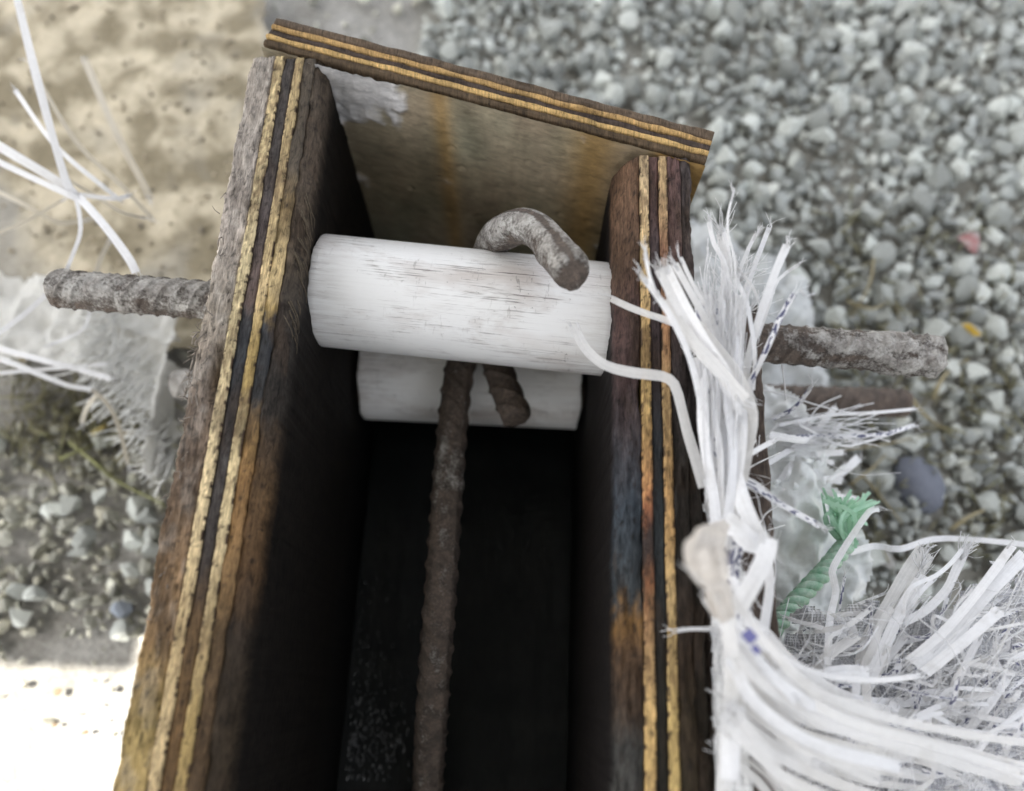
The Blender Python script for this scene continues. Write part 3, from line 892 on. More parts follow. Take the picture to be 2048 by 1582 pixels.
# --- torn woven sack hanging over the right board
sack = empty('torn_woven_sack', tuple(P(1450, 1100, 0)))
tag(sack, 'torn white woven sack knotted over the right board, its tapes frayed into a fan', 'torn sack')
Z = .012
top_tapes = [
 (20, [(1318, 538, .040), (1352, 605, .036), (1395, 680, .030), (1440, 745, .026), (1468, 830, .02), (1470, 930, .016)]),
 (15, [(1334, 532, .042), (1368, 602, .038), (1412, 680, .032), (1458, 750, .028), (1480, 830, .022)]),
 (12, [(1287, 556, .042), (1312, 588, .04), (1345, 640, .036), (1378, 712, .030), (1398, 790, .024), (1412, 870, .018), (1420, 960, .014)]),
 (7, [(1290, 505, .046), (1298, 548, .044), (1310, 582, .041)]),
 (15, [(1350, 528, .034), (1384, 590, .03), (1420, 660, .026), (1442, 735, .022), (1450, 830, .018)]),
 (8, [(1361, 515, .03), (1388, 572, .028), (1426, 640, .024), (1450, 720, .02)]),
 (10, [(1418, 444, .02), (1428, 488, .018), (1450, 528, .016), (1458, 600, .014), (1455, 690, .014)]),
 (20, [(1442, 466, .018), (1452, 515, .016), (1453, 590, .014), (1440, 690, .014)]),
 (5, [(1466, 390, .03), (1456, 430, .028), (1457, 476, .026), (1470, 518, .02), (1468, 600, .014)]),
 (8, [(1512, 468, .016), (1492, 508, .014), (1476, 556, .012), (1466, 640, .012), (1460, 740, .012)]),
 (16, [(1574, 490, .03), (1552, 540, .026), (1531, 598, .022), (1512, 660, .018), (1496, 724, .014), (1482, 800, .012)]),
 (6, [(1590, 534, .02), (1556, 560, .018), (1538, 610, .016), (1518, 670, .014)]),
 (9, [(1470, 556, .02), (1492, 600, .02), (1503, 655, .02), (1510, 705, .018), (1506, 780, .014)]),
 (6, [(1478, 540, .014), (1506, 575, .014), (1521, 612, .013)]),
 (24, [(1412, 590, .016), (1430, 660, .016), (1440, 760, .014), (1445, 880, .012), (1440, 1000, .012)]),
 (22, [(1486, 590, .01), (1478, 670, .01), (1474, 760, .01), (1468, 870, .01), (1462, 980, .01)]),
 (10, [(1538, 455, .01), (1500, 560, .01), (1488, 640, .01), (1480, 720, .01)]),
]
for i, (wd, pts) in enumerate(top_tapes):
    tape('tape', pts, wd, PP, sack, .45, fold=.10)
tape('tape', [(1588, 588, .03), (1562, 632, .027), (1538, 688, .022), (1514, 738, .018), (1495, 775, .014), (1486, 810, .012)], 12, PPP, sack, .2, label='tape printed with dark blue marks')
tape('tape', [(1362, 630, .030), (1415, 692, .028), (1470, 762, .024), (1496, 828, .02), (1486, 890, .016), (1472, 960, .014)], 42, PPT, sack, .3, label='wide milky tape')
tape('tape', [(1330, 600, .034), (1372, 668, .032), (1432, 735, .029), (1490, 800, .026)], 26, PPT, sack, .3, label='milky tape')
tape('tape', [(1222, 597, .016), (1258, 614, .018), (1300, 630, .018), (1350, 648, .02), (1388, 690, .02)], 13, PPT, sack, .5, label='thin tape reaching towards the pipe')
tape('tape', [(1148, 652, .012), (1172, 698, .014), (1212, 731, .016), (1270, 746, .018), (1322, 752, .018), (1348, 768, .017), (1362, 812, .012), (1374, 862, .010), (1392, 920, .010), (1408, 975, .010)], 21, PPT, sack, .45, label='long tape curling over the right board')
# trunk
for i in range(30):
    x0 = rng.uniform(1405, 1480); f = (x0 - 1405) / 75
    z0 = rng.uniform(.004, .022)
    pts = [(x0 + rng.normal(0, 12), rng.uniform(600, 720), z0), (x0 + rng.normal(0, 5), 800, z0), (1418 + f * 62 + rng.normal(0, 5), 900, z0), (1428 + f * 45, 1000, z0), (1430 + f * 45 + rng.normal(0, 6), rng.uniform(1060, 1110), z0)]
    tape('tape', pts, rng.uniform(9, 24), PPP if i % 7 == 3 else PP, sack, .5)
# woven edge strip running down over the batten
def strip_z(x, y): return .004 + .0028 * math.sin(y * 420 + x * 160) * .5 + .003 * fbm(x * 80, y * 60, 3)
hem = cloth('woven_hem', [(1402, 700), (1478, 690), (1486, 820), (1482, 960), (1476, 1060), (1482, 1200), (1486, 1330), (1492, 1489), (1500, 1640), (1424, 1640), (1424, 1489), (1420, 1330), (1414, 1180), (1410, 1040), (1402, 880)], .0, strip_z, HEM, sack, step=.0009, edge=.0015)
hem['label'] = 'woven white edge strip of the sack'
# folded loop below the trunk
tape('tape', [(1468, 950, .02), (1492, 1020, .024), (1516, 1070, .028), (1540, 1098, .028)], 34, PP, sack, .2)
tape('tape', [(1538, 1078, .03), (1528, 1120, .034), (1500, 1175, .034), (1472, 1222, .03)], 36, PP, sack, .15, label='folded white tape')
tape('tape', [(1450, 1040, .026), (1478, 1060, .028), (1500, 1085, .028), (1535, 1090, .026)], 40, PP, sack, .2)
tape('tape', [(1490, 1068, .018), (1468, 1110, .018), (1462, 1165, .018), (1492, 1235, .018)], 30, PPP, sack, .2, label='tape crowded with blue print')
tape('tape', [(1470, 1080, .02), (1452, 1140, .022), (1480, 1190, .022)], 26, PPP, sack, .2, label='tape crowded with blue print')
tape('tape', [(1528, 1085, .014), (1540, 1160, .012), (1532, 1230, .01), (1520, 1300, .01)], 20, PP, sack, .3)
tape('tape', [(1480, 960, .012), (1512, 975, .012), (1548, 1000, .01), (1590, 1024, .006), (1640, 1052, .0)], 12, PPP, sack, .15, label='thin tape with a row of blue marks pointing at the rope')
tape('tape', [(1480, 955, .012), (1508, 966, .012), (1540, 990, .010)], 12, PP, sack, .2)
tape('tape', [(1354, 1262, .012), (1380, 1258, .012), (1420, 1258, .010)], 8, PP, sack, .3)
tape('tape', [(1476, 925, .012), (1505, 905, .01), (1550, 880, .0)], 10, PP, sack, .3)
# knot close to the camera
kz = .072
KNOT = mat_plastic('dirty_knot_tape', (.70, .66, .62), .25, clear=.05)
kc = P(1420, 1122, kz)
ka = Acc(); rows = []
kp = spline([(*P(1446, 1052, .03), 16), (*P(1428, 1070, .05), 26), (*P(1414, 1092, kz), 40), (*P(1412, 1118, kz), 43), (*P(1424, 1146, kz), 36), (*P(1432, 1166, kz), 26), (*P(1440, 1195, .06), 27), (*P(1446, 1225, .045), 24)], .0006)
c = kp[:, :3]; t, N, B = frames(c); thk = np.arange(64) * 2 * math.pi / 64
for q in range(len(c)):
    rad = kp[q, 3] * .2 / F
    fo = np.array([1 + .13 * math.sin(5 * a_ + q * .05) + .10 * fbm(math.cos(a_) * 2, math.sin(a_) * 2, q * .035) + .06 * math.sin(11 * a_ - q * .06) for a_ in thk])
    rows.append(c[q] + (rad * fo)[:, None] * (N[q] * np.cos(thk)[:, None] + B[q] * np.sin(thk)[:, None]))
V, Fc = loft(np.array(rows)); ka.put(V, Fc, V[:, :2] * 8)
kn = ka.out('knot', KNOT, sack); kn['label'] = 'pinkish white knot closest to the camera'
for px in (1408, 1432):
    tape('tape', [(px - 8, 1085, kz + .003), (px + 2, 1120, kz + .009), (px + 10, 1160, kz + .004), (1438, 1210, .05)], 26, KNOT, sack, .8, fray=False)
tape('tape', [(1428, 1150, kz), (1448, 1200, .05), (1462, 1300, .038), (1462, 1400, .03), (1452, 1500, .026), (1446, 1600, .02)], 30, PPT, sack, .2, label='milky tape falling from the knot')
tape('tape', [(1385, 1148, kz), (1398, 1160, kz), (1415, 1175, kz)], 6, PP, sack, .2)
# broad bands sweeping right
bands = [(46, [(1434, 1170, .046), (1488, 1240, .038), (1570, 1302, .028), (1670, 1340, .018), (1760, 1342, .0), (1850, 1330, -.02)]),
 (66, [(1440, 1180, .046), (1510, 1275, .038), (1600, 1370, .030), (1720, 1430, .022), (1900, 1475, .005), (2080, 1500, -.02)]),
 (34, [(1452, 1270, .038), (1510, 1340, .034), (1590, 1400, .03), (1690, 1445, .024), (1860, 1500, .01), (2050, 1560, -.01)]),
 (26, [(1456, 1320, .036), (1500, 1395, .032), (1570, 1448, .028), (1660, 1490, .024), (1800, 1540, .018)]),
 (22, [(1456, 1230, .04), (1500, 1290, .036), (1540, 1345, .033), (1600, 1402, .03)]),
 (30, [(1470, 1420, .03), (1540, 1475, .026), (1640, 1530, .022)]),
 (24, [(1480, 1370, .026), (1530, 1440, .024), (1620, 1500, .02), (1760, 1560, .016)]),
 (50, [(1560, 1330, .024), (1640, 1392, .02), (1760, 1445, .014), (1930, 1500, .0), (2090, 1540, -.02)])]
for i in range(9):
    y0 = 1215 + 36 * i + rng.normal(0, 8); z0 = rng.uniform(.012, .03)
    bands.append((rng.uniform(14, 40), [(1462 + rng.normal(0, 8), y0, z0 + .004), (1520, y0 + 62 + rng.normal(0, 12), z0), (1600, y0 + 125 + rng.normal(0, 14), z0 - .008), (1720, y0 + 165 + rng.normal(0, 16), z0 - .03), (1860, y0 + 190, z0 - .06)]))
def split_band(pts, wd, par, tw):
    n = max(1, int(wd / 15))
    for k_ in range(n):
        if n > 2 and rng.uniform() < .22: continue
        off = (k_ - (n - 1) / 2) * wd / n * 1.05
        q = []
        for j_, (x, y, z) in enumerate(pts):
            a_, b_ = pts[max(0, j_ - 1)], pts[min(len(pts) - 1, j_ + 1)]
            dx, dy = b_[0] - a_[0], b_[1] - a_[1]; l_ = math.hypot(dx, dy)
            sp = 1 + .35 * j_ / len(pts)
            q.append((x - dy / l_ * off * sp + rng.normal(0, 3.5), y + dx / l_ * off * sp + rng.normal(0, 3.5), z + rng.normal(0, .0015)))
        tape('tape', q, wd / n * rng.uniform(.55, 1.35), PPT if rng.uniform() < .6 else PP, par, tw, fold=.07)
for i, (wd, pts) in enumerate(bands): split_band(pts, wd, sack, .35)
BLUE = mat_plastic('blue_print', (.13, .13, .33), .15)
tape('printed_patch', [(1490, 1262, .0485), (1508, 1282, .046)], 24, BLUE, sack, .1, fray=False, label='dark blue printed patch')
tape('printed_patch', [(1506, 1292, .0460), (1518, 1306, .0445)], 13, BLUE, sack, .1, fray=False, label='dark blue printed patch')
tape('tape', [(1470, 1410, .03), (1462, 1460, .03), (1460, 1560, .026)], 40, PP, sack, .3)

# --- heap of the sack at lower right
heap = empty('frayed_sack_heap', tuple(P(1780, 1380, -.1)))
tag(heap, 'heap of frayed white woven sack with blue print, at the lower right corner', 'torn sack')
hz = lambda x, y: .012 * ridged(x, y, 14, 24) + .006 * ridged(x, y, 50, 28) + .0025 * fbm(x * 180, y * 180, 2)
hp_ = [(1560, 1260), (1640, 1230), (1700, 1225), (1760, 1235), (1830, 1230), (1900, 1190), (1960, 1160), (2070, 1120), (2070, 1640), (1500, 1640), (1500, 1420), (1540, 1330)]
c_ = cloth('sack_cloth', hp_, -.056, hz, CLOTHP, heap, step=.0015, edge=.012)
fans = [(34, [(1728, 1372, -.03), (1752, 1290, -.03), (1785, 1210, -.034), (1822, 1150, -.04), (1852, 1104, -.045)]),
 (22, [(1735, 1370, -.026), (1766, 1300, -.026), (1800, 1225, -.03), (1846, 1150, -.036)]),
 (44, [(1725, 1390, -.03), (1755, 1310, -.028), (1775, 1262, -.028), (1795, 1220, -.03)]),
 (16, [(1806, 1245, -.03), (1850, 1222, -.03), (1892, 1180, -.034), (1912, 1140, -.038), (1932, 1096, -.045)]),
 (8, [(1806, 1248, -.03), (1810, 1200, -.028), (1826, 1172, -.026), (1870, 1152, -.03), (1900, 1128, -.034), (1930, 1092, -.04)]),
 (9, [(1818, 1215, -.03), (1845, 1180, -.03), (1872, 1155, -.034)]),
 (40, [(1830, 1330, -.02), (1890, 1275, -.02), (1960, 1190, -.024), (2040, 1100, -.03)]),
 (22, [(1850, 1345, -.016), (1920, 1290, -.016), (2000, 1220, -.02)]),
 (36, [(1725, 1350, -.02), (1726, 1400, -.02), (1735, 1470, -.018), (1740, 1550, -.018)]),
 (26, [(1655, 1350, -.01), (1690, 1345, -.012), (1738, 1350, -.016)]),
 (10, [(1820, 1440, -.02), (1860, 1420, -.02), (1892, 1408, -.022)]),
 (9, [(1815, 1450, -.018), (1862, 1430, -.018), (1898, 1424, -.02)]),
 (14, [(1655, 1330, -.02), (1660, 1240, -.04), (1672, 1180, -.05), (1664, 1145, -.054), (1680, 1110, -.058), (1712, 1060, -.064), (1740, 1022, -.07), (1758, 1018, -.072)]),
 (12, [(1700, 1105, -.08), (1750, 1092, -.09), (1800, 1098, -.09), (1870, 1078, -.1), (1960, 1080, -.1), (2060, 1090, -.1)])]
for i, (wd, pts) in enumerate(fans):
    if wd > 25: split_band(pts, wd, heap, .4)
    else: tape('tape', pts, wd, PP, heap, .4)
for i in range(190):
    x, y = rng.uniform(1580, 2050), rng.uniform(1215, 1560)
    if y < 1215 + (1800 - x) * .12: continue
    a0 = math.radians(rng.normal(38, 32)); L = rng.uniform(40, 190); z0 = -.05 + rng.uniform(-.012, .03)
    cv = rng.normal(0, 16)
    pts = [(x - L / 2 * math.cos(a0), y + L / 2 * math.sin(a0), z0 - .006), (x + cv, y + cv, z0), (x + L / 2 * math.cos(a0), y - L / 2 * math.sin(a0), z0 - .004)]
    tape('tape', pts, (rng.uniform(12, 24) if i % 5 == 0 else rng.uniform(4, 11)), (PP, PPT, PPP, PP)[i % 4], heap, .9)
th = Acc()
for i in range(330):
    x, y = rng.uniform(1560, 2060), rng.uniform(1160, 1580)
    if y < 1210 + (1800 - x) * .2: continue
    a0 = math.radians(rng.normal(35, 50)); L = rng.uniform(30, 160); z0 = -.045 + rng.uniform(-.01, .03); cv = rng.normal(0, 20)
    thread(th, [(x - L / 2 * math.cos(a0), y + L / 2 * math.sin(a0), z0), (x + cv, y - cv, z0 + .003), (x + L / 2 * math.cos(a0), y - L / 2 * math.sin(a0), z0)], rng.uniform(.6, 1.6))
for (x, y, z, a0) in ((1852, 1104, -.045, 60), (1932, 1096, -.045, 60), (1898, 1418, -.02, 20), (1940, 1240, -.03, 30), (1850, 1130, -.04, 70), (1930, 1110, -.04, 70)):
    tuft(th, x - 8, y + 10, z, a0, 16, 42, 22)
tag(th.out('threads', PP, heap), 'loose fine white threads', kind='stuff')

# --- fine threads of the knotted sack
th = Acc()
for (x, y, z, a0, n) in ((1575, 492, .03, 62, 8), (1512, 470, .016, 60, 8), (1442, 468, .018, 95, 14), (1320, 540, .04, 120, 7), (1336, 534, .042, 115, 6), (1466, 392, .03, 70, 3), (1352, 530, .034, 120, 6), (1480, 560, .012, 60, 26), (1455, 580, .012, 90, 22), (1498, 620, .012, 60, 14), (1290, 560, .042, 140, 4), (1420, 447, .02, 100, 3), (1640, 1050, 0, -20, 7)):
    tuft(th, x, y + 4, z, a0, n, 26 if n < 12 else 75, 16 if n < 12 else 34, .8)
for _ in range(90):
    x = rng.uniform(1400, 1490); y0 = rng.uniform(560, 800)
    thread(th, [(x + rng.normal(0, 22), y0 - rng.uniform(20, 120), .012 + rng.uniform(0, .02)), (x, y0, .014 + rng.uniform(0, .016)), (1440 + (x - 1445) * .6, y0 + rng.uniform(80, 260), .012 + rng.uniform(0, .01))], rng.uniform(.6, 1.4))
for pts in ([(1475, 945, .01), (1492, 890, .012), (1492, 850, .01), (1508, 848, .006), (1508, 870, 0)], [(1478, 950, .01), (1508, 930, .005), (1560, 905, -.02)], [(1480, 940, .01), (1500, 905, .01), (1512, 880, .005)],
            [(1480, 970, .01), (1512, 985, .012), (1520, 1020, .01), (1534, 1070, .005), (1545, 1130, 0)], [(1560, 1010, -.02), (1530, 1030, 0), (1515, 1060, .005)], [(1536, 1060, 0), (1570, 1050, -.02)],
            [(1540, 1090, 0), (1552, 1130, 0), (1548, 1170, 0), (1540, 1160, 0)], [(1280, 620, .03), (1340, 650, .022), (1390, 648, .02)], [(1345, 640, .022), (1380, 662, .02), (1400, 660, .02)]):
    thread(th, pts, 1.3)
for _ in range(40):
    x, y = rng.uniform(1470, 1560), rng.uniform(860, 1300); a0 = rng.uniform(0, 6.28); L = rng.uniform(15, 45)
    thread(th, [(x, y, .005), (x + L * .5 + rng.normal(0, 6), y + rng.normal(0, 12), .008), (x + L * math.cos(a0), y + L * math.sin(a0), .002)], rng.uniform(.4, .9))
tag(th.out('threads', PP, sack), 'fine white threads of the frayed sack', kind='stuff')

# --- bunch of tapes fraying out of the bag over the lower rod
bunch = empty('frayed_tape_bunch', tuple(P(1600, 860, -.1)))
tag(bunch, 'bunch of thin white tapes spreading over the gravel below the lower rod', 'frayed tapes')
for wd, pts in ((9, [(1580, 875, -.08), (1640, 872, -.085), (1700, 872, -.09), (1770, 868, -.1), (1828, 850, -.11)]), (5, [(1600, 850, -.08), (1680, 890, -.09), (1730, 884, -.095), (1830, 852, -.11)]),
                (7, [(1560, 850, -.08), (1660, 830, -.085), (1740, 826, -.09), (1830, 818, -.1)]), (18, [(1600, 1010, -.1), (1640, 975, -.11), (1690, 940, -.12), (1718, 915, -.13)]),
                (14, [(1540, 870, -.07), (1600, 880, -.08), (1640, 880, -.09)]), (12, [(1530, 930, -.08), (1580, 900, -.085), (1635, 870, -.09)]), (12, [(1560, 960, -.09), (1590, 920, -.09), (1640, 880, -.1)]), (9, [(1545, 838, -.08), (1590, 815, -.075), (1622, 775, -.07)])):
    tape('tape', pts, wd, PPP if wd == 9 else PP, bunch, .4)
for i in range(34):
    x, y = rng.uniform(1520, 1630), rng.uniform(885, 1010); a0 = math.radians(rng.normal(20, 35)); L = rng.uniform(40, 110)
    tape('tape', [(x, y, -.11), (x + L * .5 * math.cos(a0), y - L * .5 * math.sin(a0) + rng.normal(0, 8), -.105 + rng.uniform(0, .02)), (x + L * math.cos(a0), y - L * math.sin(a0), -.115)], rng.uniform(6, 16), BAG if i % 2 else PP, bunch, .6)
th = Acc()
for _ in range(55):
    a0 = rng.normal(-.05, .16); L = rng.uniform(60, 210); x, y = 1570 + rng.normal(0, 20), 868 + rng.normal(0, 20)
    thread(th, [(x, y, -.085), (x + L * .5, y - L * .5 * math.sin(a0) + rng.normal(0, 10), -.085), (x + L, y - L * math.sin(a0) + rng.normal(0, 10), -.1)], rng.uniform(.5, 1.2))
for pts in ([(1500, 775, -.07), (1570, 790, -.075), (1640, 812, -.08), (1700, 826, -.085)], [(1560, 700, -.05), (1568, 760, -.06), (1572, 800, -.07)], [(1682, 792, -.1), (1640, 812, -.09), (1610, 850, -.085)], [(1600, 580, -.1), (1612, 592, -.1), (1630, 586, -.1)]):
    thread(th, pts, 1.8)
tag(th.out('threads', PP, bunch), 'fine pale threads', kind='stuff')

# --- green rope
rope = empty('green_rope', tuple(P(1620, 1170, -.09)))
tag(rope, 'short green plastic rope with white flecks, frayed at its upper end', 'rope')
ROPE = mat_plain('green_rope', (.27, .56, .37), (.68, .80, .70), 240, .5, .3, .25)
base = spline([P(1536, 1270, -.062), P(1590, 1205, -.066), P(1650, 1140, -.07), P(1695, 1085, -.074)], .002)
t, N, B = frames(base)
s = np.linspace(0, 1, len(base))
for k in range(3):
    ph = k * 2.094 + s * 26
    c = base + .0024 * (N * np.cos(ph)[:, None] + B * np.sin(ph)[:, None])
    V, Fc = thin_tube(c, .0025, 10, False)
    add('rope_strand', V, Fc, ROPE, rope)
fr = Acc()
for _ in range(60):
    tx, ty = (rng.normal(1655, 20), rng.normal(1004, 14)) if rng.uniform() < .5 else (rng.normal(1722, 16), rng.normal(1006, 14))
    mx, my = (1684 + rng.normal(0, 12), 1045 + rng.normal(0, 10))
    tape('', [(1697 + rng.normal(0, 6), 1088 + rng.normal(0, 6), -.074), (mx, my, -.073 + rng.normal(0, .004)), (tx, ty, -.078 + rng.normal(0, .006))], rng.uniform(5, 12), None, None, 1.2, acc=fr, taper=.3)
fr.out('frayed_end', mat_plain('frayed_green', (.42, .70, .51), (.54, .78, .61), 100, .5, .1, .35), rope)['kind'] = 'stuff'

# --- left side: stained sheet, torn sack, bright tapes
STAIN, nt, b = newmat('stained_tan_sheet'); t = NT(nt)
n1 = t.noise(t.coord(), 30, 3, .5, .3); n2 = t.noise(t.coord(), 240, 6, .75); n3 = t.noise(t.coord((1, .6, 1)), 11, 3, .5, .6)
c = t.mix((.24, .20, .125), (.56, .49, .355), t.ramp(n1, [(.40, 0), (.60, 1)]))
c = t.mix(c, (.30, .285, .25), t.ramp(n3, [(.48, 0), (.62, .8)]))
c = t.mix(c, t.ramp(n2, [(.3, .75), (.7, 1.15)]), .8, 'MULTIPLY')
t.ln(c, b.inputs['Base Color']); b.inputs['Roughness'].default_value = .8
t.bump(n2, .5, .002, b)
sh = cloth('stained_sheet', [(-60, -60), (120, -70), (300, -60), (520, -50), (560, 300), (560, 700), (380, 690), (230, 690), (60, 720), (-60, 700)], -.205,
           lambda x, y: .006 * fbm(x * 9, y * 9, 34) + .0012 * fbm(x * 60, y * 60, 38), STAIN, step=.003, edge=.01)
cr = Acc()
for _ in range(900):
    px, py = rng.uniform(-40, 470), rng.uniform(-40, 680)
    c = P(px, py, -.203); z = -.205 + .006 * fbm(c[0] * 9, c[1] * 9, 34) + .0012 * fbm(c[0] * 60, c[1] * 60, 38)
    if c[0] > -.16: continue
    rr = .0008 + .0036 * rng.uniform() ** 4
    V, Fc = SH1[rng.integers(14)]; k_ = rng.uniform(.35, 1.15)
    cr.put((V * rr) @ rotm(rng).T + [c[0], c[1], z + rr * .2], Fc, C=np.array([.42, .36, .26]) * k_)
tag(cr.out('soil_crumbs', STONE, smooth=False), 'small soil crumbs scattered over the tan sheet', kind='stuff')
tag(sh, 'tan paper sheet with brown stains lying crumpled on the ground left of the mould', 'stained sheet')
ls = empty('torn_woven_sack', tuple(P(280, 760, -.16)))
tag(ls, 'torn pale sack with fringed edge lying beneath the left rod end', 'torn sack')
lz = lambda x, y: .007 * ridged(x, y, 20, 44) + .002 * fbm(x * 120, y * 120, 2) + .018 * math.exp(-((x - (P(348, 760, -.18)[0] + .05 * (y - P(348, 760, -.18)[1]))) / .006) ** 2)
cl = cloth('sack_cloth', [(-120, 540), (200, 570), (330, 600), (362, 640), (368, 700), (366, 780), (356, 880), (338, 960), (312, 960), (316, 900), (300, 830), (262, 800), (236, 760), (190, 745), (120, 730), (-120, 700)], -.185, lz, mat_plastic('grey_sack_cloth', (.86, .85, .80), .22, weave=260), ls, step=.0018, edge=.006)
th = Acc()
for i in range(150):
    f = rng.uniform(0, 1)
    x0, y0 = 200 + 115 * f + rng.normal(0, 16), 640 + 200 * f ** 1.3 + rng.normal(0, 45)
    a0 = math.radians(205 + rng.normal(0, 26)); L = rng.uniform(15, 110)
    thread(th, [(x0, y0, -.165), (x0 + L * .5 * math.cos(a0), y0 - L * .5 * math.sin(a0) + rng.normal(0, 4), -.165), (x0 + L * math.cos(a0), y0 - L * math.sin(a0), -.175)], rng.uniform(1., 2.4))
for i in range(60):
    x0, y0 = 335 + rng.normal(0, 8), 880 + rng.normal(0, 30); a0 = math.radians(215 + rng.normal(0, 22)); L = rng.uniform(30, 80)
    thread(th, [(x0, y0, -.175), (x0 + L * .5 * math.cos(a0), y0 - L * .5 * math.sin(a0) + rng.normal(0, 5), -.17), (x0 + L * math.cos(a0), y0 - L * math.sin(a0), -.18)], rng.uniform(1., 2.6))
tag(th.out('fringe_threads', mat_plastic('pale_thread', (.80, .80, .77), .3), ls), 'pale fringe threads', kind='stuff')
for wd, pts, mt in ((12, [(-140, 640, -.12), (-20, 690, -.125), (93, 722, -.13), (150, 736, -.135), (220, 757, -.14)], PP), (8, [(-140, 760, -.12), (-20, 748, -.125), (93, 738, -.135), (150, 733, -.14), (212, 728, -.145)], PP),
                    (11, [(-140, 690, -.12), (-10, 715, -.125), (100, 757, -.135), (140, 772, -.14), (184, 778, -.145)], PP), (8, [(184, 778, -.145), (218, 812, -.15), (240, 862, -.155), (256, 930, -.165)], PPD),
                    (9, [(192, 790, -.15), (172, 818, -.155), (164, 846, -.16)], PPD), (6, [(180, 620, -.16), (165, 660, -.16), (100, 690, -.16)], PP)):
    tape('tape', pts, wd, mt, ls, .4)
bt_ = empty('bright_tape_bunch', tuple(P(150, 390, -.12)))
tag(bt_, 'bright white tapes forking down towards the left rod end, upper left', 'frayed tapes')
for wd, pts, mt in ((18, [(-160, 180, -.06), (-40, 268, -.065), (95, 350, -.075), (150, 388, -.08)], PP), (12, [(-160, 240, -.06), (-30, 310, -.068), (100, 372, -.075), (155, 398, -.08)], PP), (15, [(20, -60, -.05), (80, 180, -.06), (132, 362, -.075), (152, 392, -.08)], PP),
                    (8, [(150, 388, -.08), (159, 430, -.08), (160, 468, -.08), (146, 508, -.08), (134, 538, -.082)], PP), (16, [(156, 392, -.08), (198, 438, -.078), (236, 486, -.075), (262, 524, -.072), (272, 546, -.072)], PP),
                    (9, [(150, 388, -.08), (195, 394, -.082), (235, 397, -.085), (258, 391, -.09)], PP), (7, [(130, 356, -.08), (192, 392, -.085), (242, 424, -.09), (290, 436, -.1)], PPD), (9, [(30, 180, -.07), (110, 290, -.07), (205, 372, -.08), (240, 400, -.09)], PP),
                    (9, [(60, 130, -.09), (150, 280, -.1), (238, 366, -.11), (272, 402, -.12), (304, 436, -.13)], PPD), (13, [(170, 120, -.14), (230, 260, -.14), (288, 370, -.15), (302, 398, -.155)], PPD), (8, [(-120, 330, -.13), (30, 400, -.13), (105, 440, -.14), (132, 446, -.145), (175, 440, -.15)], PPD), (6, [(-100, 500, -.13), (30, 452, -.13), (130, 398, -.13)], PPD), (8, [(220, 480, -.17), (200, 520, -.17), (190, 560, -.17)], PPD),
                    (10, [(-120, 740, -.1), (20, 650, -.1), (92, 590, -.1), (104, 575, -.1)], PP)):
    tape('tape', pts, wd, mt, bt_, .35)

for par_, fa in FRAY.values():
    tag(fa.out('frayed_ends', PP, par_), 'split thread ends of the tapes', kind='stuff')

# --- straw, stems and other litter on the ground
n = [0]
def straw(pts, wpx, label, cat, mat=STRAW, name='straw', group='dry straws on the gravel', z=GZ + .018):
    W = np.array([P(x, y, z + (.006 * math.sin(i * 2.1))) for i, (x, y) in enumerate(pts)])
    c = spline(W, .004); V, Fc = thin_tube(c, wpx / 2 * depth(c.mean(0)) / F, 6)
    return tag(add(name, V, Fc, mat), label, cat, group)
straw([(1866, 800), (1880, 765), (1905, 735), (1938, 720)], 10, 'curved pale straw right of the lower rod end', 'straw')
straw([(1812, 782), (1840, 820), (1868, 845), (1900, 862)], 10, 'bent straw touching the lower rod end', 'straw')
straw([(1722, 948), (1760, 992), (1806, 1048)], 6, 'thin straight straw left of the dark stone', 'straw')
straw([(1694, 602), (1740, 618), (1785, 606), (1800, 640)], 6, 'thin looping straw above the mortar crusted rod', 'straw')
straw([(1748, 516), (1738, 570), (1700, 640)], 6, 'upright curved straw in the gravel above the upper rod', 'straw')
straw([(1700, 970), (1745, 935), (1780, 900)], 6, 'short straw crossing above the green rope end', 'straw')
straw([(1900, 1060), (1935, 1035), (1980, 1015)], 9, 'straw at the frame edge below the dark stone', 'straw')
straw([(1640, 905), (1760, 890), (1860, 870), (1890, 880)], 5, 'long thin straw under the spread white tapes', 'straw')
straw([(138, 884), (190, 925), (240, 965), (330, 1010)], 9, 'yellow green stem lying slantwise on the gravel at left', 'stem', STEM, 'plant_stem', 'stems and blades on the left ground')
straw([(120, 918), (150, 905), (200, 885)], 8, 'short green blade crossing the yellow green stem', 'grass blade', STEM, 'grass_blade', 'stems and blades on the left ground')
straw([(186, 868), (205, 855), (222, 846)], 10, 'yellow blade above the slanting stem', 'grass blade', mat_plain('yellow_blade', (.45, .36, .12), (.35, .28, .1), 100), 'grass_blade', 'stems and blades on the left ground')
straw([(240, 872), (275, 862), (296, 866)], 9, 'ochre blade under the torn sack fringe', 'grass blade', mat_plain('ochre_blade', (.30, .22, .08), (.22, .16, .06), 100), 'grass_blade', 'stems and blades on the left ground')
lf = Acc(); c0 = P(1942, 660, GZ + .022)
q = .0046
V = [c0 + np.array([a_, b_, z_]) for a_, b_, z_ in ((-q * 1.4, q * 1.1, 0), (-q * .2, q * .9, .002), (q * 1.6, -q * .9, .001), (q * .6, -q * 1.0, -.001), (-q * .6, q * .1, -.001), (0, 0, .003))]
lf.put(V, [(0, 1, 5), (1, 2, 5), (2, 3, 5), (3, 4, 5), (4, 0, 5)])
tag(lf.out('yellow_leaf', mat_plain('yellow_leaf', (.55, .36, .03), (.4, .25, .02), 200, .6)), 'small bright yellow leaf at the right edge of the gravel', 'leaf')
dg = Acc()
GRASS = mat_plain('dull_grass', (.20, .20, .10), (.32, .28, .17), 60, .7, .2, .2)
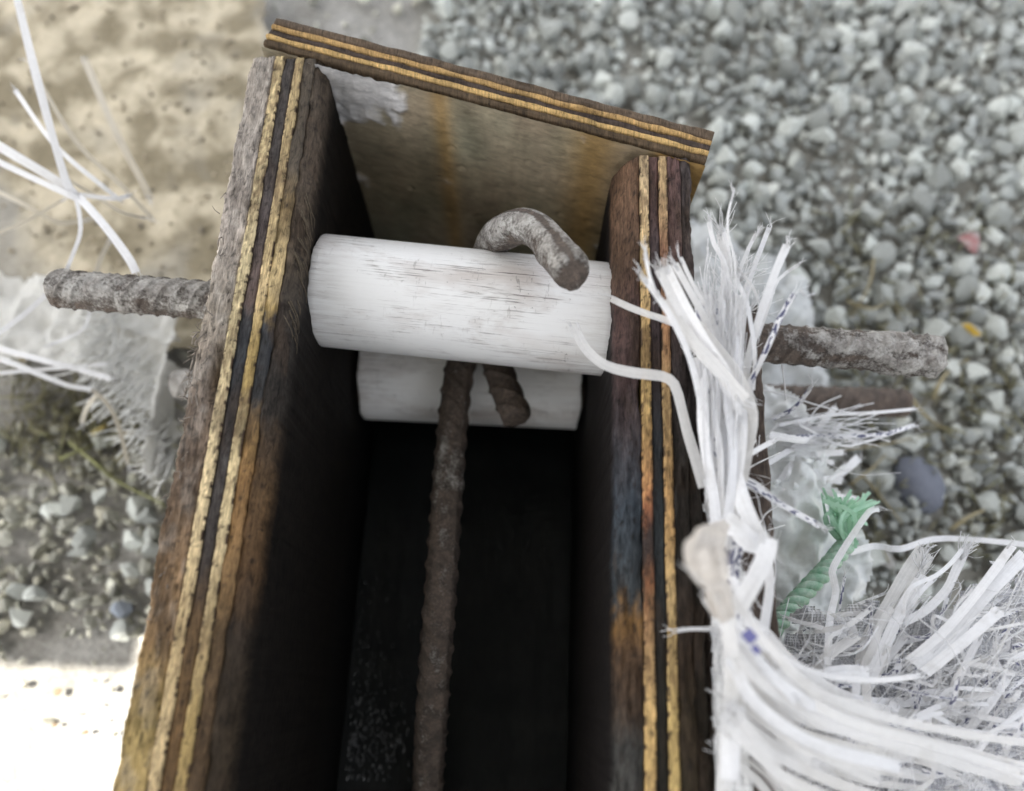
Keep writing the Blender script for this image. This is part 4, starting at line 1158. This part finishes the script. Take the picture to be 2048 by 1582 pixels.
for _ in range(620):
    if rng.uniform() < .45: x, y = rng.uniform(20, 330), rng.normal(840, 50)
    else: x, y = rng.uniform(1640, 2040), rng.uniform(430, 1120)
    a0 = rng.uniform(0, 6.28); L = rng.uniform(20, 70)
    thread(dg, [(x, y, GZ + .002), (x + L * .5 * math.cos(a0), y + L * .5 * math.sin(a0), GZ + rng.uniform(.012, .026)), (x + L * math.cos(a0), y + L * math.sin(a0), GZ + .008)], rng.uniform(.8, 2.2))
tag(dg.out('dry_grass', GRASS), 'thin dull grass and litter among the stones', kind='stuff')
ch = Acc()
for (x, y, r) in ((115, 1385, 18), (170, 1465, 10), (190, 1360, 8), (110, 1450, 9), (200, 1420, 6)):
    c = P(x, y, GZ + .006); rr = r * depth(c) / F
    V, Fc = SH1[int(x) % 14]; ch.put(V * rr * [1, .8, .5] + c, Fc)
o = ch.out('wood_chips', mat_plain('wood_chip', (.16, .11, .06), (.1, .07, .04), 200), smooth=False)
tag(o, 'small brown chips scattered on the sunlit ground', kind='stuff')

# --- added shade caster: unseen sheet on poles, cut to light only lower left ground
sd_ = empty('added_shade_sheet', (-.4, .3, GZ))
tag(sd_, 'unseen flat sheet on four poles, added above the frame to shade the scene', 'added shade blocker')
hh = 1.0
def up(x, y): return np.array([x + sv.x / sv.z * hh, y + sv.y / sv.z * hh, GZ + hh])
out = [(-.262, -.001), (-.262, .021), (-.225, .021), (-.225, -1.5), (.85, -1.5), (.85, 1.0), (-.80, 1.0), (-.80, .004)]  # outline follows the wanted shadow edge, extended toward the viewer to block sky light
V = [up(*p) for p in out] + [up(*p) + [0, 0, .012] for p in out]; k = len(out)
Fc = [tuple(range(k))[::-1], tuple(range(k, 2 * k))] + [(i, (i + 1) % k, (i + 1) % k + k, i + k) for i in range(k)]
BLOCKER = mat_plain('grey_sheet', (.30, .31, .33), (.24, .25, .26), 30, .7)
add('sheet', V, Fc, BLOCKER, sd_, False)
for p in ((-.18, -1.46), (.82, -1.46), (.82, .97), (-.77, .97)):  # poles added to hold up the unseen sheet
    a = up(*p); a[2] -= .002
    V, Fc = thin_tube(np.array([[a[0], a[1], GZ - .02], [a[0], a[1], .3], a]), .018, 12, False)
    add('added_pole', V, Fc, STRAW, sd_)
